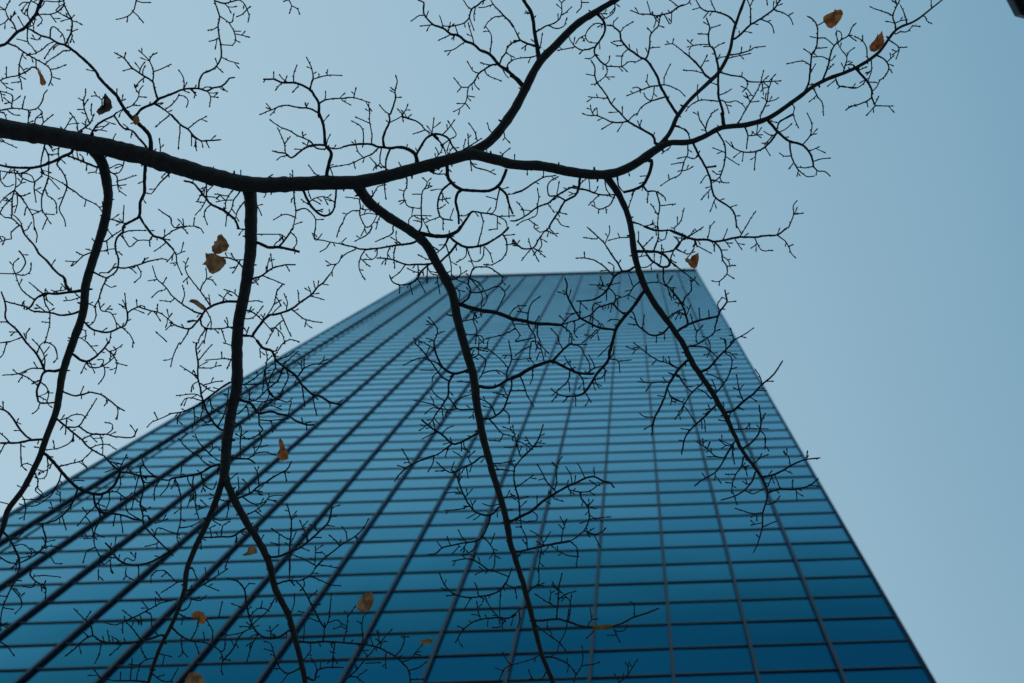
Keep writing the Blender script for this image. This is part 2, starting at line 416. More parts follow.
TWIGS = """@ 0 0
3.2 2.6 -40,300 0,275 40,258 100,195 150,165 208,95 232,40 250,0 262,-40
1.6 -- 100,190 80,140 50,110 30,60 5,45 -10,30
1 -- 28,55 45,30 55,12
1 -- 48,110 30,135 0,150
1.2 -- 148,165 130,140 113,108
1 -- 155,170 180,158 202,150 192,130
1.4 -- 175,112 163,80 170,40 185,5
1 -- 120,28 140,14 180,12
1 -- 185,5 210,18 235,30
1.2 -- 250,5 300,8 350,10 385,2
1 -- 270,2 260,25 245,42
1.4 -- 205,97 260,85 300,85 345,70 380,30
1.2 -- 345,72 380,92 415,108
1 -- 300,85 318,108 332,128
1 -- 235,98 255,120 232,150
1 -- 335,62 355,40 380,25
1.8 1.2 382,-5 385,30 412,85 432,125 425,195 395,262
1 -- 432,125 455,130 480,142
1 -- 425,195 440,185 458,178
1 -- 430,198 435,215 424,245
1 -- 425,180 410,180
4.4 1.6 912,960 905,900 888,800 765,680 715,600 700,575 640,515 590,460 572,425 490,345 400,275 345,258 300,228 250,215 190,182 150,165
1.4 -- 300,225 302,180 320,158 355,185 380,215 390,260
1 -- 250,215 225,240 195,232
1.2 -- 345,260 310,285 285,320 270,345
1.4 -- 415,305 380,305 340,335 310,350 275,380
1.2 -- 165,180 165,240 190,280 215,315
1 -- 165,250 140,242 108,235
1.6 1.2 40,262 100,280 140,310 215,355 270,385 300,415 310,460 295,505
1.2 -- 215,318 250,300 280,270 310,255
1 -- 170,330 215,320
1.3 -- 140,315 120,370 112,445 125,485 130,525
1.6 -- -10,485 40,465 112,450 165,425 190,402 220,408
1 -- 215,360 218,405
1 -- 38,460 38,410
1 -- 8,490 40,520 70,535
1 -- 112,450 145,470
1 -- 125,487 75,495
1.2 -- 300,415 345,410 385,392
1 -- 310,460 350,472
1 -- 190,402 178,412
1.4 -- 0,545 40,555 75,575 70,640
1 -- 0,545 10,575 14,598
1.5 -- -10,665 60,650 140,652 175,662 225,645 255,600 262,565 278,545
1 -- 130,650 140,615 148,585
1 -- 225,645 248,665
1 -- 172,662 170,700
1.4 -- 775,670 740,655 700,675
1.2 -- 730,658 790,632 825,590 835,545 852,518
1 -- 828,580 865,582
1 -- 800,632 835,632
1 -- 720,610 742,598
1 -- 700,570 700,540
1.3 -- 530,720 505,655 500,605 510,570 512,540
1 -- 500,605 475,590
1 -- 505,655 475,655
1.2 -- 548,690 548,630
1.3 -- 610,660 608,600 580,575 570,558
1 -- 610,600 628,570
1 -- 580,575 555,575
2.6 2.2 815,690 850,650 920,620 945,595 1024,565
2 1.2 945,592 925,530 915,490 870,460 790,405 745,350 690,318
1.4 -- 915,490 918,430 895,365 838,308
1.1 -- 918,432 960,415 1018,388
1 -- 870,465 835,490 812,515
1 -- 835,430 845,400 862,378
1 -- 790,408 745,422
1 -- 745,350 750,325
2 -- 920,628 960,640 1000,670 1030,690
1 -- 985,660 1024,632
1.2 -- 818,-10 810,30 797,68 765,98 702,115
1 -- 797,68 830,100 860,138
1 -- 765,98 762,122
1 -- 818,5 850,15 892,15
@ 171 0
2 1.4 -5,567 75,535 165,530 215,545 255,525 300,518 330,495 348,470 372,465
1.2 -- 75,530 78,490 70,455 50,425
1 -- 78,530 92,500
1 -- 120,538 145,562 140,580
1.2 -- 215,545 238,580 232,632
1 -- 238,580 275,583
1 -- 300,518 332,545
1.2 -- -5,640 30,600 45,572
1.1 -- 45,565 85,578 102,605 95,635
1 -- 78,545 100,552
1.8 1.3 165,528 172,480 195,438 230,425 270,400 300,340 298,270 285,200 283,150 290,95 272,40 258,-10
1.2 -- 290,95 345,135 375,185 388,235 370,268 302,268
1 -- 345,137 368,130 375,90
1 -- 375,187 410,187
1 -- 386,240 405,250
1 -- 283,155 260,172 230,180
1 -- 288,222 262,240 236,246
1.1 -- 300,340 340,362 395,378
1 -- 272,398 305,428
1.5 -- 262,5 320,20 370,8 410,0 440,25 455,55 468,95 463,125
1 -- 320,18 340,40 355,68
1 -- 355,12 355,-5
1 -- 455,55 468,45
1.2 -- 700,-10 722,35 712,72
1 -- 722,35 755,52 768,78
1 -- 700,0 672,10
2.6 1.6 885,700 885,620 860,575 835,540 790,512 735,495 670,495 615,475 552,475
1.5 -- 835,540 838,510 850,475 848,430 830,380 815,350
1.2 -- 850,478 930,452 1015,452
1 -- 935,450 937,425
1.2 -- 733,493 735,445 752,395
1 -- 615,475 615,440
1 -- 672,497 650,510 632,532
1 -- 760,518 735,545
1.7 -- 888,617 920,600 980,590 1040,590
1.7 -- 885,680 830,650 770,645 680,630 600,658 540,683
1 -- 600,655 575,625
1 -- 805,648 818,625
@ 342 0
1.4 -- 0,592 70,585 158,612
1 -- 70,585 82,535
1 -- 0,600 45,625
1.8 -- 290,683 320,590 318,545 330,490 325,462
1 -- 318,545 297,528
1 -- 320,585 345,583
1.2 -- 275,685 250,660 230,635
1.1 -- 365,683 380,660 392,632
1 -- 362,680 340,660
1.1 -- 168,683 160,630
3.2 1.5 1040,475 985,420 938,385 885,325 825,298 785,262 740,248 695,212 650,205 605,168 545,148 495,92 488,50 490,15 455,0
1 -- 495,92 465,92 420,122
1 -- 545,148 478,155
1 -- 605,165 597,130 587,100
1 -- 650,203 620,222 585,238
1.2 -- 738,250 700,275 665,298 625,305
1 -- 695,210 680,160
1.2 -- 790,262 775,205 758,145
1.4 -- 885,320 895,255 892,205 865,165
1.8 -- 935,385 890,390 855,415 820,438 790,490 758,522 748,580 738,618 705,650 675,665
1.2 -- 820,438 785,425 755,375
1.2 -- 855,420 870,450 945,482
1 -- 790,490 798,515 815,530
1.1 -- 757,522 715,520 675,472
1 -- 715,520 695,545
1 -- 750,575 785,580
1 -- 738,618 760,645
1.8 1 860,-5 800,40 775,55 762,105 735,135 695,150 640,158 612,155
1.3 -- 775,52 745,30 725,-5
1.2 -- 762,105 775,140 788,175
2 -- 888,-10 905,25 970,95 1005,130 1030,160
1.2 -- 900,28 860,42 828,45
1.3 -- 968,95 915,102 875,130 855,162
1.7 -- 948,375 958,345 982,315 990,285 1024,255
1 -- 982,318 1024,340
1.6 -- 990,415 992,385 1024,360
1.1 -- 960,400 975,440 992,462
@ 513 0
4 3 160,370 148,300 130,195 118,105 95,50 60,-5 50,-20
2.4 -- 130,275 90,262 45,240 15,185 0,155
2 -- 45,240 0,255 -30,275
1.6 -- 140,190 200,155 245,140 280,110 292,70 290,20 270,-5
1 -- 290,20 310,0
1.3 -- 210,152 260,172 305,155 320,118
1.3 -- 145,330 120,340 50,347 0,358
1.2 -- 155,310 165,270 175,210
1.2 -- 408,-5 410,40 380,78
1 -- 410,15 445,15
4.5 3.5 62,520 20,470 -15,450
2.5 1.6 495,80 535,115 552,155 545,200 515,250 488,290 492,325 525,368 565,398
1.3 -- 610,10 610,60 580,95 545,112
1.2 -- 545,150 500,140 460,165 435,210 450,250 500,258
1.5 -- 488,285 420,300 375,280 345,245 335,220
1 -- 375,280 330,290 278,300
1 -- 420,300 405,315
1 -- 490,325 470,348 440,350
2.8 1.6 985,690 935,610 880,510 865,460 805,365 770,348 725,315 690,292 648,240 640,195 600,158 560,150
1.2 -- 640,197 670,160 712,135
1 -- 597,155 605,130 622,112
1 -- 645,243 610,247
1.3 -- 565,398 600,398 650,398 695,370 740,370 775,352
1 -- 690,295 655,330 650,395
1 -- 655,335 625,335
1.8 -- 800,360 810,320 818,270 825,205 870,155 880,110 890,85
1 -- 820,288 870,283
1 -- 830,195 812,175
1 -- 870,155 893,160
1.7 -- 1024,30 990,40 945,75 890,88 855,95 815,85 765,85 712,65
1.1 -- 825,82 815,50 805,15
1 -- 860,95 855,130 845,158
1 -- 950,78 948,110 942,145 905,90
1.2 -- 990,40 940,0
1.2 -- 560,395 565,430 550,460 510,490
1 -- 558,385 575,365 578,345
1 -- 555,455 572,472
1.7 1.3 640,683 590,625 560,570 505,495 490,450 490,400 470,365
1 -- 490,455 447,445
1 -- 508,500 475,505
1.2 -- 560,588 510,585 460,580
1 -- 590,622 605,598
1 -- 655,683 655,650
1 -- 505,683 503,655
1.5 -- 880,510 820,520 755,545 690,570
1.1 -- 820,518 802,490 805,455
1.2 -- 850,520 840,570 828,600
1.6 -- 915,580 830,605 770,640 745,683
1 -- 830,605 800,590 787,565
1.4 -- 885,510 915,508 960,525 1000,545 1024,570
1.2 -- 905,508 905,470 920,430 940,390
1.1 -- 1024,320 985,280 955,262 920,265
1 -- 955,262 960,242
@ 684 0
1.3 -- 0,30 25,20 40,-5
2 -- 310,140 280,108 250,90 190,70 130,65 95,40 70,-5
1.2 -- 188,68 172,30 158,-5
1 -- 100,45 60,55
2 1.5 305,232 345,200 390,155 455,115 520,70 545,45 580,-5
1.5 -- 400,150 400,90 395,40 375,-5
1.4 -- 455,118 500,130 525,150 537,188
1.4 -- 545,62 600,80 630,100 650,140
1 -- 625,95 645,82
1 -- 495,-5 498,20
1.5 -- 270,330 310,325 345,318 400,300 420,285 480,278
1.1 -- 265,350 320,335 390,322
1 -- 342,318 345,292
2.2 1.3 205,430 198,370 180,300 150,265 148,200 155,165 138,118
1.2 -- 150,268 90,268 28,280
1 -- 150,205 95,203
1 -- 155,170 210,152
1 -- 178,292 205,272 232,260
1 -- 195,358 215,345 245,340
2.3 1.5 160,470 120,440 100,410 45,350 0,315
1.2 -- 100,410 120,370 135,340
1.2 -- 105,435 60,425 5,420
1.6 -- 215,437 280,450 345,460 390,488 465,490 570,485
1.1 -- 380,490 375,525 355,545
1.1 -- 460,495 475,430
1 -- 465,490 475,560
1 -- 345,460 348,440
1.4 -- 350,683 395,615 440,540 460,500 500,460
1.1 -- 405,570 380,535 350,520
1 -- 395,612 440,607
1.5 -- 460,683 495,610 505,545 525,480
1.2 -- 495,608 540,600 562,588
1 -- 508,520 470,490
2.6 2.2 238,683 210,590 205,520 205,430
1.1 -- 215,572 250,555 278,538
1.3 -- 215,595 260,612 310,605 345,620 368,650
1.4 -- 210,610 150,600 95,600 40,630 15,660
1 -- 90,600 78,550 82,515
1 -- 205,510 165,495
1 -- 160,683 195,660
1.9 1.3 718,565 745,500 755,430 765,330 790,290 800,220 795,150 770,115 745,100
1 -- 795,155 835,132
1.1 -- 765,325 725,298
1.3 -- 755,390 710,365 625,380
1 -- 760,435 785,388
1 -- 790,290 850,285
1.3 -- 800,228 840,228 870,245 895,270
1 -- 800,228 762,220
1 -- 750,508 800,500
1.9 1.2 825,490 860,405 875,335 895,280 940,240 985,212 1005,165 1024,145
1.1 -- 865,358 830,340 782,340
1 -- 865,415 890,390
1.2 -- 920,240 912,210
1 -- 985,212 1024,240
1 -- 915,185 940,195 945,225
1.5 -- 955,425 970,375 975,340 945,300 918,255
1 -- 972,340 990,310 1015,290
1.4 -- 785,545 800,580 830,620 835,683
1 -- 790,575 755,605
1.2 -- 910,475 930,515 1024,525
1 -- 905,480 865,512
1 -- 975,655 1000,635 1024,635
1.4 -- 660,640 655,683
@ 800 0
1.8 -- 570,185 568,140 555,95 580,35 600,-5
1.3 -- 555,98 530,80 475,62 425,42
1 -- 580,25 550,0
1.5 -- 635,150 632,105 615,60 605,38
1.1 -- 572,140 600,125 632,120
1.4 -- 572,205 600,190 640,190 670,160
1 -- 672,155 710,158
1.1 -- 788,50 785,0
1.1 -- 750,100 760,125 782,138
1.4 -- 535,240 590,280 590,310 578,345
1 -- 590,285 632,283
1.4 -- 402,340 400,290 375,245 335,222
1 -- 375,245 375,222
1.6 -- 450,330 490,345 520,372 532,410 510,455 480,480 460,520 435,545
1 -- 520,372 555,340
1 -- 532,410 548,430
1.3 -- 435,350 428,420 410,480
2.4 1.6 325,410 375,455 405,490 430,540 430,585 452,632
1.2 -- 390,480 370,510 325,528 250,515 232,525
1 -- 215,478 232,515
1.5 -- 430,588 380,615 305,640 280,655
1 -- 400,605 405,632
1.4 -- 452,632 495,635 548,635
1.4 -- 452,632 405,683
1 -- 448,620 468,585
1 -- 345,425 390,405
@ 0 114
1.2 -- -5,150 40,175 95,200
1.2 -- 165,62 170,30 180,-5
1 -- 165,60 190,45
1.3 -- 205,70 215,25 245,0
1.6 -- 245,75 260,50 250,5
1.2 -- 262,50 310,10
1 -- 25,-5 38,28
2 1.2 470,110 510,80 540,55 560,10
1.4 -- 540,60 515,0
2 1.5 545,125 575,70 620,40 680,10 700,-10
1.3 -- 465,100 460,50 425,0
1.2 -- 380,105 410,50 432,20
1 -- 590,95 632,102
1.2 -- 570,105 520,85
2.2 1.6 880,205 830,145 790,100 740,85 700,35 685,10
1 -- 790,105 785,135
1 -- 675,155 690,125
1.1 -- 960,218 955,155
1 -- 940,70 975,40 1010,10
2.8 2 -20,300 60,318 180,322 250,310 330,280 385,250 430,228
2.2 1.6 405,250 460,270 520,295 590,320
1.2 -- 575,345 535,352
1 -- 520,300 518,328
1.2 -- 460,228 468,262
1.6 -- 350,215 352,255 385,290
1.8 -- 265,200 250,260 245,320 260,350
1.6 -- 268,205 290,250 292,330 290,380
1 -- 290,245 340,240
1.6 -- 340,300 370,340 395,390 400,440 375,510 355,570 385,630 392,665
1.5 -- 400,435 450,465 500,505 580,545 612,585
1 -- 515,510 508,545
1.8 -- 0,340 60,350 130,355 190,320
1.3 -- 0,340 5,400 40,435 75,425
1 -- 45,350 25,380
1.7 -- 85,335 95,380 92,440 75,500 72,600
1.4 -- 90,455 135,510 180,580 200,620 205,683
1.4 -- 90,455 40,490 0,530
1.3 -- 75,500 30,545 0,590
1.1 -- 95,470 105,530 90,585
1.5 -- 60,350 90,335 130,380 200,410 215,400 250,370 250,330
1 -- 140,355 190,370 205,405
1.4 -- 212,405 205,450 215,520
1.2 -- 215,455 250,480
1.7 -- 290,380 270,440 250,500 252,570 280,620 300,650
1 -- 255,575 200,600
1 -- 275,600 320,602
1 -- 280,630 258,683
1.3 -- 275,455 285,490 320,510 338,545 340,585
1 -- 240,350 290,370 340,395 385,420
1 -- 300,390 350,445
1.6 -- 0,590 30,620 70,625 130,680
1.2 -- 72,600 120,640 135,683
1.1 -- 165,690 185,655
1.3 -- 745,265 735,320 705,355 665,350 640,300
1 -- 710,300 665,320
1.4 -- 665,345 700,375 705,430 715,460 750,485
1 -- 705,398 760,385 808,370
1 -- 705,430 745,425
1 -- 665,430 700,425
3.2 2.4 870,290 868,340 865,410 865,470 840,530 835,610 800,635 745,665 735,690
2.4 1.8 835,610 860,655 880,683
1.8 -- 1024,345 960,410 905,480 885,475
1.6 -- 655,628 700,640 745,655
1.2 -- 735,645 740,600 742,555
1.5 -- 1024,625 990,600 955,575
@ 171 114
1.3 -- 0,652 20,680 75,672 135,672 162,678
1 -- 75,672 72,635
1 -- 135,672 140,628
2 1.4 -5,5 55,62 100,90 135,130 180,160 210,160 290,155
1 -- 50,65 50,140 45,200
1.2 -- 100,88 155,45 205,18
1 -- 123,120 123,185
1 -- 210,165 225,195
2.6 1.7 375,630 320,580 240,540 205,500 150,430 120,410 78,400
1 -- 128,415 135,388
1.5 -- 212,405 212,460 210,510 185,560 150,600
1.2 -- 260,415 225,455 210,490 255,498
1 -- 190,460 165,510
1 -- 195,530 160,525
1.3 -- 240,545 205,575 200,610 215,655
2.4 -- 410,683 385,635 350,600 320,575
1.5 -- 375,450 335,505 322,575
1.5 -- 412,465 375,515 365,560 345,600
1.1 -- 375,512 325,517 278,525
1 -- 325,517 300,492
1 -- 365,570 382,592
1.7 -- 440,525 400,580 385,630
1.1 -- 335,595 328,665
1 -- 560,465 570,480 560,495
1.2 -- 515,550 540,600
1.1 -- 418,362 418,345
1.2 -- 575,385 600,368
1.2 -- 728,390 728,345
3.4 2.6 885,-10 905,40 918,100 925,185 960,235 945,300 930,375
2.2 1.4 925,188 850,187 800,205 760,235 720,262 685,235 650,232 615,223
1.2 -- 685,230 680,180 655,120 640,88
1 -- 680,180 710,140
1.6 -- 920,210 870,205 830,160 760,130 710,100 655,78 600,40
1.1 -- 935,190 940,150 950,130
1.6 -- 940,195 985,208 1024,200
1.4 -- 955,320 1000,312 1024,308
1.1 -- 955,325 972,378
1.4 -- 895,378 860,355 828,312
1.6 -- 735,465 740,530 748,590 730,683
1.3 -- 735,615 700,602 665,605 620,630
1.5 -- 748,582 800,565 840,590 865,630 865,683
1 -- 865,632 902,632
1 -- 740,660 775,650
2.4 1.8 795,465 820,520 850,565 900,605 945,605 975,570 985,500 990,450
1.3 -- 815,540 860,505 920,495 975,525
1 -- 915,500 935,535
1 -- 820,460 835,500
1 -- 825,545 785,515
@ 342 114
2.2 1.6 255,200 210,195 165,180 80,182 30,190 0,200
1.2 -- 180,180 178,110 165,50 165,0
1 -- 165,55 90,22
1.3 -- 128,178 128,110 110,70 65,45
1.5 -- 215,205 180,240 120,265 60,295 0,308
1.2 -- 130,258 95,225 80,165
2.4 1.6 255,200 245,155 260,100 285,45 280,0
1.2 -- 282,55 320,35 355,15
4 2.6 445,310 443,250 400,212 340,198 290,205 255,200
1.2 -- 385,205 390,190
1.8 -- 285,210 265,270 262,350 255,430 262,500
1.3 -- 235,210 228,290 262,325 310,345 345,345
1.2 -- 262,325 215,310 195,290 172,265
1 -- 205,300 190,330
1 -- 358,335 343,295
2.6 1.6 448,240 475,190 505,145 550,120 600,125 640,150 660,190 690,225
1.8 -- 360,15 395,25 465,55 500,95 545,125
1 -- 500,95 430,118
1.2 -- 540,110 545,70 550,32
2 -- 545,125 600,185 625,245
1.3 -- 600,120 640,85 670,42
1.2 -- 600,185 650,150 685,125 660,80 640,50
1.2 -- 555,275 590,230 605,190
1.1 -- 640,235 660,205
1 -- 358,-5 365,35
1 -- 390,25 410,8
1.7 -- 715,225 760,195 830,150
1.4 -- 805,150 800,115 765,62
1.2 -- 885,100 872,60
1.1 -- 758,190 755,130
1 -- 728,205 738,160
1.4 -- 940,100 970,110 975,140 998,165
1.1 -- 830,215 865,235 865,205
1.3 -- 960,262 965,240 1000,210
1 -- 965,242 950,232
3.4 2.8 630,310 632,370 655,410 710,450 800,460 880,460 930,435 960,395 985,330
2 -- 530,345 580,360 628,358
2 1.4 650,412 605,450 575,520 578,590 600,625 650,635
1 -- 590,515 640,505
1 -- 590,565 612,548
1 -- 575,620 545,630 510,645
1.1 -- 648,625 665,575
1 -- 605,640 605,683
2.8 2 715,455 690,480 682,530 697,600 700,660
2.6 1.8 940,440 985,485 1000,540 1024,600
1.5 -- 938,450 928,520 920,570 895,598
2.4 -- 720,670 750,620 780,585 830,592 895,598 940,612 1024,610
1.2 -- 700,608 740,608 775,585
1.2 -- 985,485 1024,478
1 -- 925,510 870,495
1.5 -- 830,592 845,640 838,683
1.3 -- 930,615 980,640 990,683
1 -- 930,615 930,683
1 -- 1000,550 1000,610
1.6 -- 770,285 775,330
1.5 -- 775,285 800,320 860,335 910,358
1.5 -- 390,395 385,440 368,480 380,530 400,555 460,565
1 -- 370,460 350,455
1 -- 375,515 350,520
1.5 -- 475,680 475,610 478,480 500,440 510,410 490,388
1 -- 478,480 430,480
1 -- 508,428 528,430
1.2 -- 475,608 430,608 400,635 402,670
1.2 -- 475,608 525,610
1.2 -- 478,620 510,683
1.4 -- 105,510 110,560 105,600 125,650 150,680 180,660 208,610
1.3 -- 105,580 60,580 20,610 5,650
1.2 -- 120,605 160,595 200,600
1.2 -- 90,505 28,498
1.4 -- 170,505 195,470 215,435 255,425
1.2 -- 220,625 205,683
@ 513 114
1.2 -- 10,275 10,252
1.2 -- 85,335 85,355
2.4 1.6 400,388 395,440 370,490 310,525 270,590 225,660 215,683
1.7 -- 315,520 262,490 215,490 208,430 225,400 262,380
1.1 -- 262,490 275,415
1.3 -- 390,450 340,440
1.8 1.4 390,435 350,440 262,490 210,535 150,555 90,600 30,635 -10,640
1.2 -- 140,555 155,500 148,455
1 -- 385,440 370,432
1.1 -- 210,540 240,580
1.2 -- 150,555 135,610 60,640 30,660
1 -- 95,635 140,665
1.1 -- 65,620 60,570 28,532
1 -- 255,585 312,598
1.2 -- 265,630 290,665 325,675
1 -- 395,425 430,395
1.8 -- -5,478 60,455 130,410 185,378 245,370
1 -- 183,378 183,345
1.8 1.3 395,450 440,455 480,470 530,485 610,483
1.2 -- 515,485 458,540
1.2 -- 455,392 460,455
1.4 -- 550,400 560,450 575,475
1.5 -- 610,490 585,540 555,558 515,570 480,550
1 -- 555,558 558,585
1 -- 515,568 512,585
2 -- 625,375 632,430 660,465
3.4 2.4 830,280 825,330 800,390 778,425 735,450 665,468
1 -- 800,370 770,372
1.8 -- 780,425 805,462 850,462 900,490 912,512
1.3 -- 808,465 805,520
1.2 -- 725,460 695,550
1.5 -- 858,470 878,550 868,620 865,683
1 -- 878,550 965,540
1.1 -- 865,600 830,545
2 -- 720,650 760,660 800,683
1.2 -- 800,668 840,663 865,680
3 -- 810,280 760,290
1.1 -- 690,340 695,360
2.6 1.5 850,175 840,135 770,90 690,45 640,-10
1.6 -- 690,50 600,50 510,12 450,8 425,0
1.1 -- 600,50 540,85
1 -- 710,20 738,0
1.3 -- 940,200 898,232
1.4 -- 1024,290 1000,360 935,395 890,425
1 -- 1015,290 955,300
1 -- 935,395 932,370
1.3 -- 1024,570 1005,640 960,683
2.4 -- 985,75 1024,90
@ 684 114
2.2 -- 0,90 25,115 35,155
1.5 -- 130,100 125,80 95,35 85,-5
1.5 -- 130,85 140,45 165,0
3.8 3 238,65 232,20 225,-10
1.9 -- 325,55 345,20 355,0
1.4 -- 455,30 462,-5
1.7 1.3 205,115 240,175 248,240 235,320 215,375 180,405
1.1 -- 240,228 180,205
1.2 -- 250,255 325,302
1.1 -- 215,380 225,408 262,412
2.2 1.5 55,175 85,240 130,320 160,395 165,440 188,500 275,560 305,605 315,683
1 -- 130,320 180,312
1 -- 130,370 105,405
1.2 -- 165,398 225,408
1.2 -- 165,445 110,505
1 -- 190,500 160,575
1.1 -- 275,558 308,548
1 -- 305,610 325,610
1 -- 160,435 140,440
1.5 -- 22,185 22,240 0,285
1.2 -- 22,260 60,268 90,230
1 -- 0,340 45,320
1.7 -- 368,85 382,130 375,198
1.3 -- 382,132 430,125 460,88
1.1 -- 435,125 440,75
1 -- 430,125 462,125
3 1.8 505,40 560,105 625,160 700,182 745,220 772,285 775,315
2 -- 560,108 530,150 485,198 430,225 360,228 300,205 255,165
1.2 -- 355,230 350,275
1.3 -- 430,228 422,325
1 -- 485,198 512,243
1.1 -- 300,205 285,175
1.2 -- 560,105 530,130 485,108
1 -- 530,130 490,175
1.2 -- 570,108 610,90 638,65
2 1.5 650,0 600,30 570,50 555,95
1.3 -- 505,40 550,50
1.2 -- 650,0 682,75
1.4 -- 740,0 765,60 755,130 710,182
1 -- 758,125 785,120
1.2 -- 750,222 802,200
1.3 -- 775,285 820,270 868,265
1.5 -- 775,315 800,340 845,345 868,365
1 -- 795,340 792,358
1.3 -- 770,320 720,322 688,318
1.7 -- 628,165 640,240 658,290 685,335 740,375 772,373
1.1 -- 640,252 600,252 578,238
1 -- 658,292 635,320
1 -- 685,340 678,365
1.4 -- 625,680 655,605 655,550 672,525
1 -- 660,602 705,595
1.1 -- 375,683 400,625 425,590
1 -- 150,683 178,650
@ 0 228
2.8 1.6 490,375 430,380 395,340 385,300 335,262 280,195 235,155 205,105 150,40 130,-5
1.5 -- 205,-5 222,40 218,80
1.3 -- -5,85 40,70 70,65 65,30 95,0
1 -- 0,50 30,60 20,90
1.6 -- -10,272 95,272 130,250 152,210 140,170 112,135
1.2 -- 95,272 78,240 82,210 105,188
1.2 -- 105,278 145,285 180,260 186,220
1.5 -- 92,275 110,330 140,380 205,425
2.6 1.6 490,375 430,382 340,395 270,392 215,425 185,470 155,488
1.5 -- 265,395 240,380 180,330
1 -- 270,368 290,395 240,410
1.3 -- 478,415 450,390
1.1 -- 475,412 435,430 390,435
1 -- 325,380 390,370 372,340
1.4 -- 262,400 270,450 298,505 295,590 270,683
1 -- 295,565 258,562
2 1.4 480,498 430,515 365,522 290,505 200,498 150,470 90,455 38,440
1 -- 140,440 145,475
1 -- 295,500 315,488
2.2 1.5 160,683 100,610 45,560 30,520 35,470 8,380
1.5 -- -5,562 45,562
1.3 -- 60,680 120,658
1.2 -- 155,665 158,630 172,610
1.5 -- 560,140 500,165 475,190 438,222
1 -- 500,165 465,148
1.1 -- 570,110 572,90 555,68
1 -- 560,140 520,127
1 -- 545,190 540,215
1.5 -- 630,80 680,42 735,10 745,0
1.3 -- 640,10 668,40
1 -- 640,85 648,150
1.3 -- 610,140 650,128 688,125
1.5 -- 720,30 770,18 865,15
1.3 -- 725,35 745,70 775,112 800,100 825,75 905,72 912,50
1 -- 825,75 805,60
1 -- 895,72 897,100
2 1.4 740,20 700,60 690,120 708,180 705,240 680,275 640,298
2.2 -- 565,268 600,285 640,298
1.7 1.2 645,270 690,235 740,240 820,222 870,205 965,183 990,188
1 -- 862,212 865,190
1.2 -- 820,225 842,260 840,295 812,320
1.2 -- 600,268 645,268
1.6 -- 635,300 610,365 590,430 570,470 575,520 560,565 535,582
1 -- 632,335 665,355 685,350
1.3 -- 588,430 600,480 615,498 660,505 690,550 700,598
1 -- 600,478 618,460
2.2 1.4 510,568 550,605 610,622 660,622 710,600 745,585 765,545 765,510 800,485 830,472
1.5 -- 830,472 900,495 950,505 990,530 1024,560
1 -- 822,470 818,440
1 -- 868,470 845,465
1 -- 943,500 943,465
1 -- 905,500 890,515
1.3 -- 768,515 755,470 748,400
1.3 -- 735,598 775,635 800,683
1.2 -- 665,625 655,683
1.6 -- 520,450 570,470
1 -- 510,615 512,660
1 -- 485,660 520,683
2.4 1.8 870,-10 920,48 970,62 1040,130
1.6 -- 970,62 1024,25
1.1 -- 985,95 930,135
1 -- 970,62 1008,70
1.3 -- 1024,405 985,345 940,305 915,235
1 -- 980,328 992,305
1 -- 940,308 895,315
1.1 -- 985,370 950,378 915,410
1.1 -- 1024,440 965,435
1 -- 1024,580 998,605
1.2 -- 1000,683 942,630
1 -- 1005,545 1024,520
@ 171 228
1.5 -- -5,120 30,160 35,210 62,272
1 -- 30,160 75,142
1 -- 32,208 5,210
1.5 -- 0,20 50,0
1.5 -- 140,-5 180,5 192,25
2 -- 450,8 405,5
1.7 1.3 445,290 430,240 395,200 355,182 300,175
1.2 -- 460,178 430,190 385,188 365,160
2.6 2 410,440 340,440 290,450 240,470 200,500 175,545
1.1 -- 315,440 315,430
1.5 -- 235,465 205,420 175,378 125,315 95,270 85,230 100,188
1.3 -- 175,375 185,345 212,305 210,250
1.1 -- 212,308 245,312 265,335
1 -- 95,300 78,318
1.1 -- 235,462 228,408
1.4 -- 405,412 370,385 325,370
1.8 1.3 190,512 140,500 65,455 0,400
1.2 -- 65,455 80,400 70,350
1.9 1.4 190,515 150,570 110,603 50,592 0,570
1.5 -- 110,605 90,645 60,690
1.8 -- 175,550 185,585 220,602 300,602 385,590
1.4 -- 218,505 240,555 240,600
1.2 -- 300,602 325,675
1.5 -- 205,608 175,650 165,683
1.4 -- 215,605 200,683
3.2 2.2 525,90 580,115 645,115 720,130 770,143
2 1.4 645,115 690,60 730,0
1.3 -- 525,38 600,38 660,40 685,58
1.3 -- 722,30 750,60 750,100 725,128
1.9 1.3 500,300 545,285 610,240 690,220 735,220
1.2 -- 610,240 598,165
1 -- 688,222 705,250
1.3 -- 550,288 610,310 670,335
1.4 -- 665,335 635,380 615,460 575,525
1 -- 615,460 655,435
1 -- 500,330 530,295
1.2 -- 465,440 505,435 540,442
1.6 -- 460,495 490,505 545,550 600,612
1.3 -- 455,545 500,530 545,475
1.2 -- 460,510 490,490
2.6 1.4 490,640 575,530 640,515 720,485 780,440 835,405 880,350 910,330 945,285
1.1 -- 768,440 760,380
1.2 -- 690,488 698,450 680,400
1 -- 862,360 855,325
1 -- 905,335 935,340
1.1 -- 835,408 910,428
1.4 -- 725,485 770,525 810,550 895,565
1 -- 810,550 803,582
1.3 -- 655,515 690,585 715,640
1 -- 605,515 650,470
3.2 -- 445,645 490,650 520,680
1.3 -- 575,683 620,600 662,558
1.4 -- 620,595 665,635 680,683
1.2 -- 680,680 720,668 760,680
1.3 -- 865,0 860,60 920,75 955,85 1024,95
1 -- 845,30 858,60
1 -- 955,88 930,120 900,138
1.5 -- 1010,0 995,45
1.2 -- 1024,160 1000,210 945,223
@ 342 228
2.2 1.4 445,80 395,95 320,103 240,118 130,128 60,112 0,98
1.4 -- 80,128 30,150 0,175
1 -- 0,85 20,65
1.2 -- 350,92 300,60
1.7 -- 180,-5 150,40 85,75
1.5 -- 305,-5 300,35 205,80
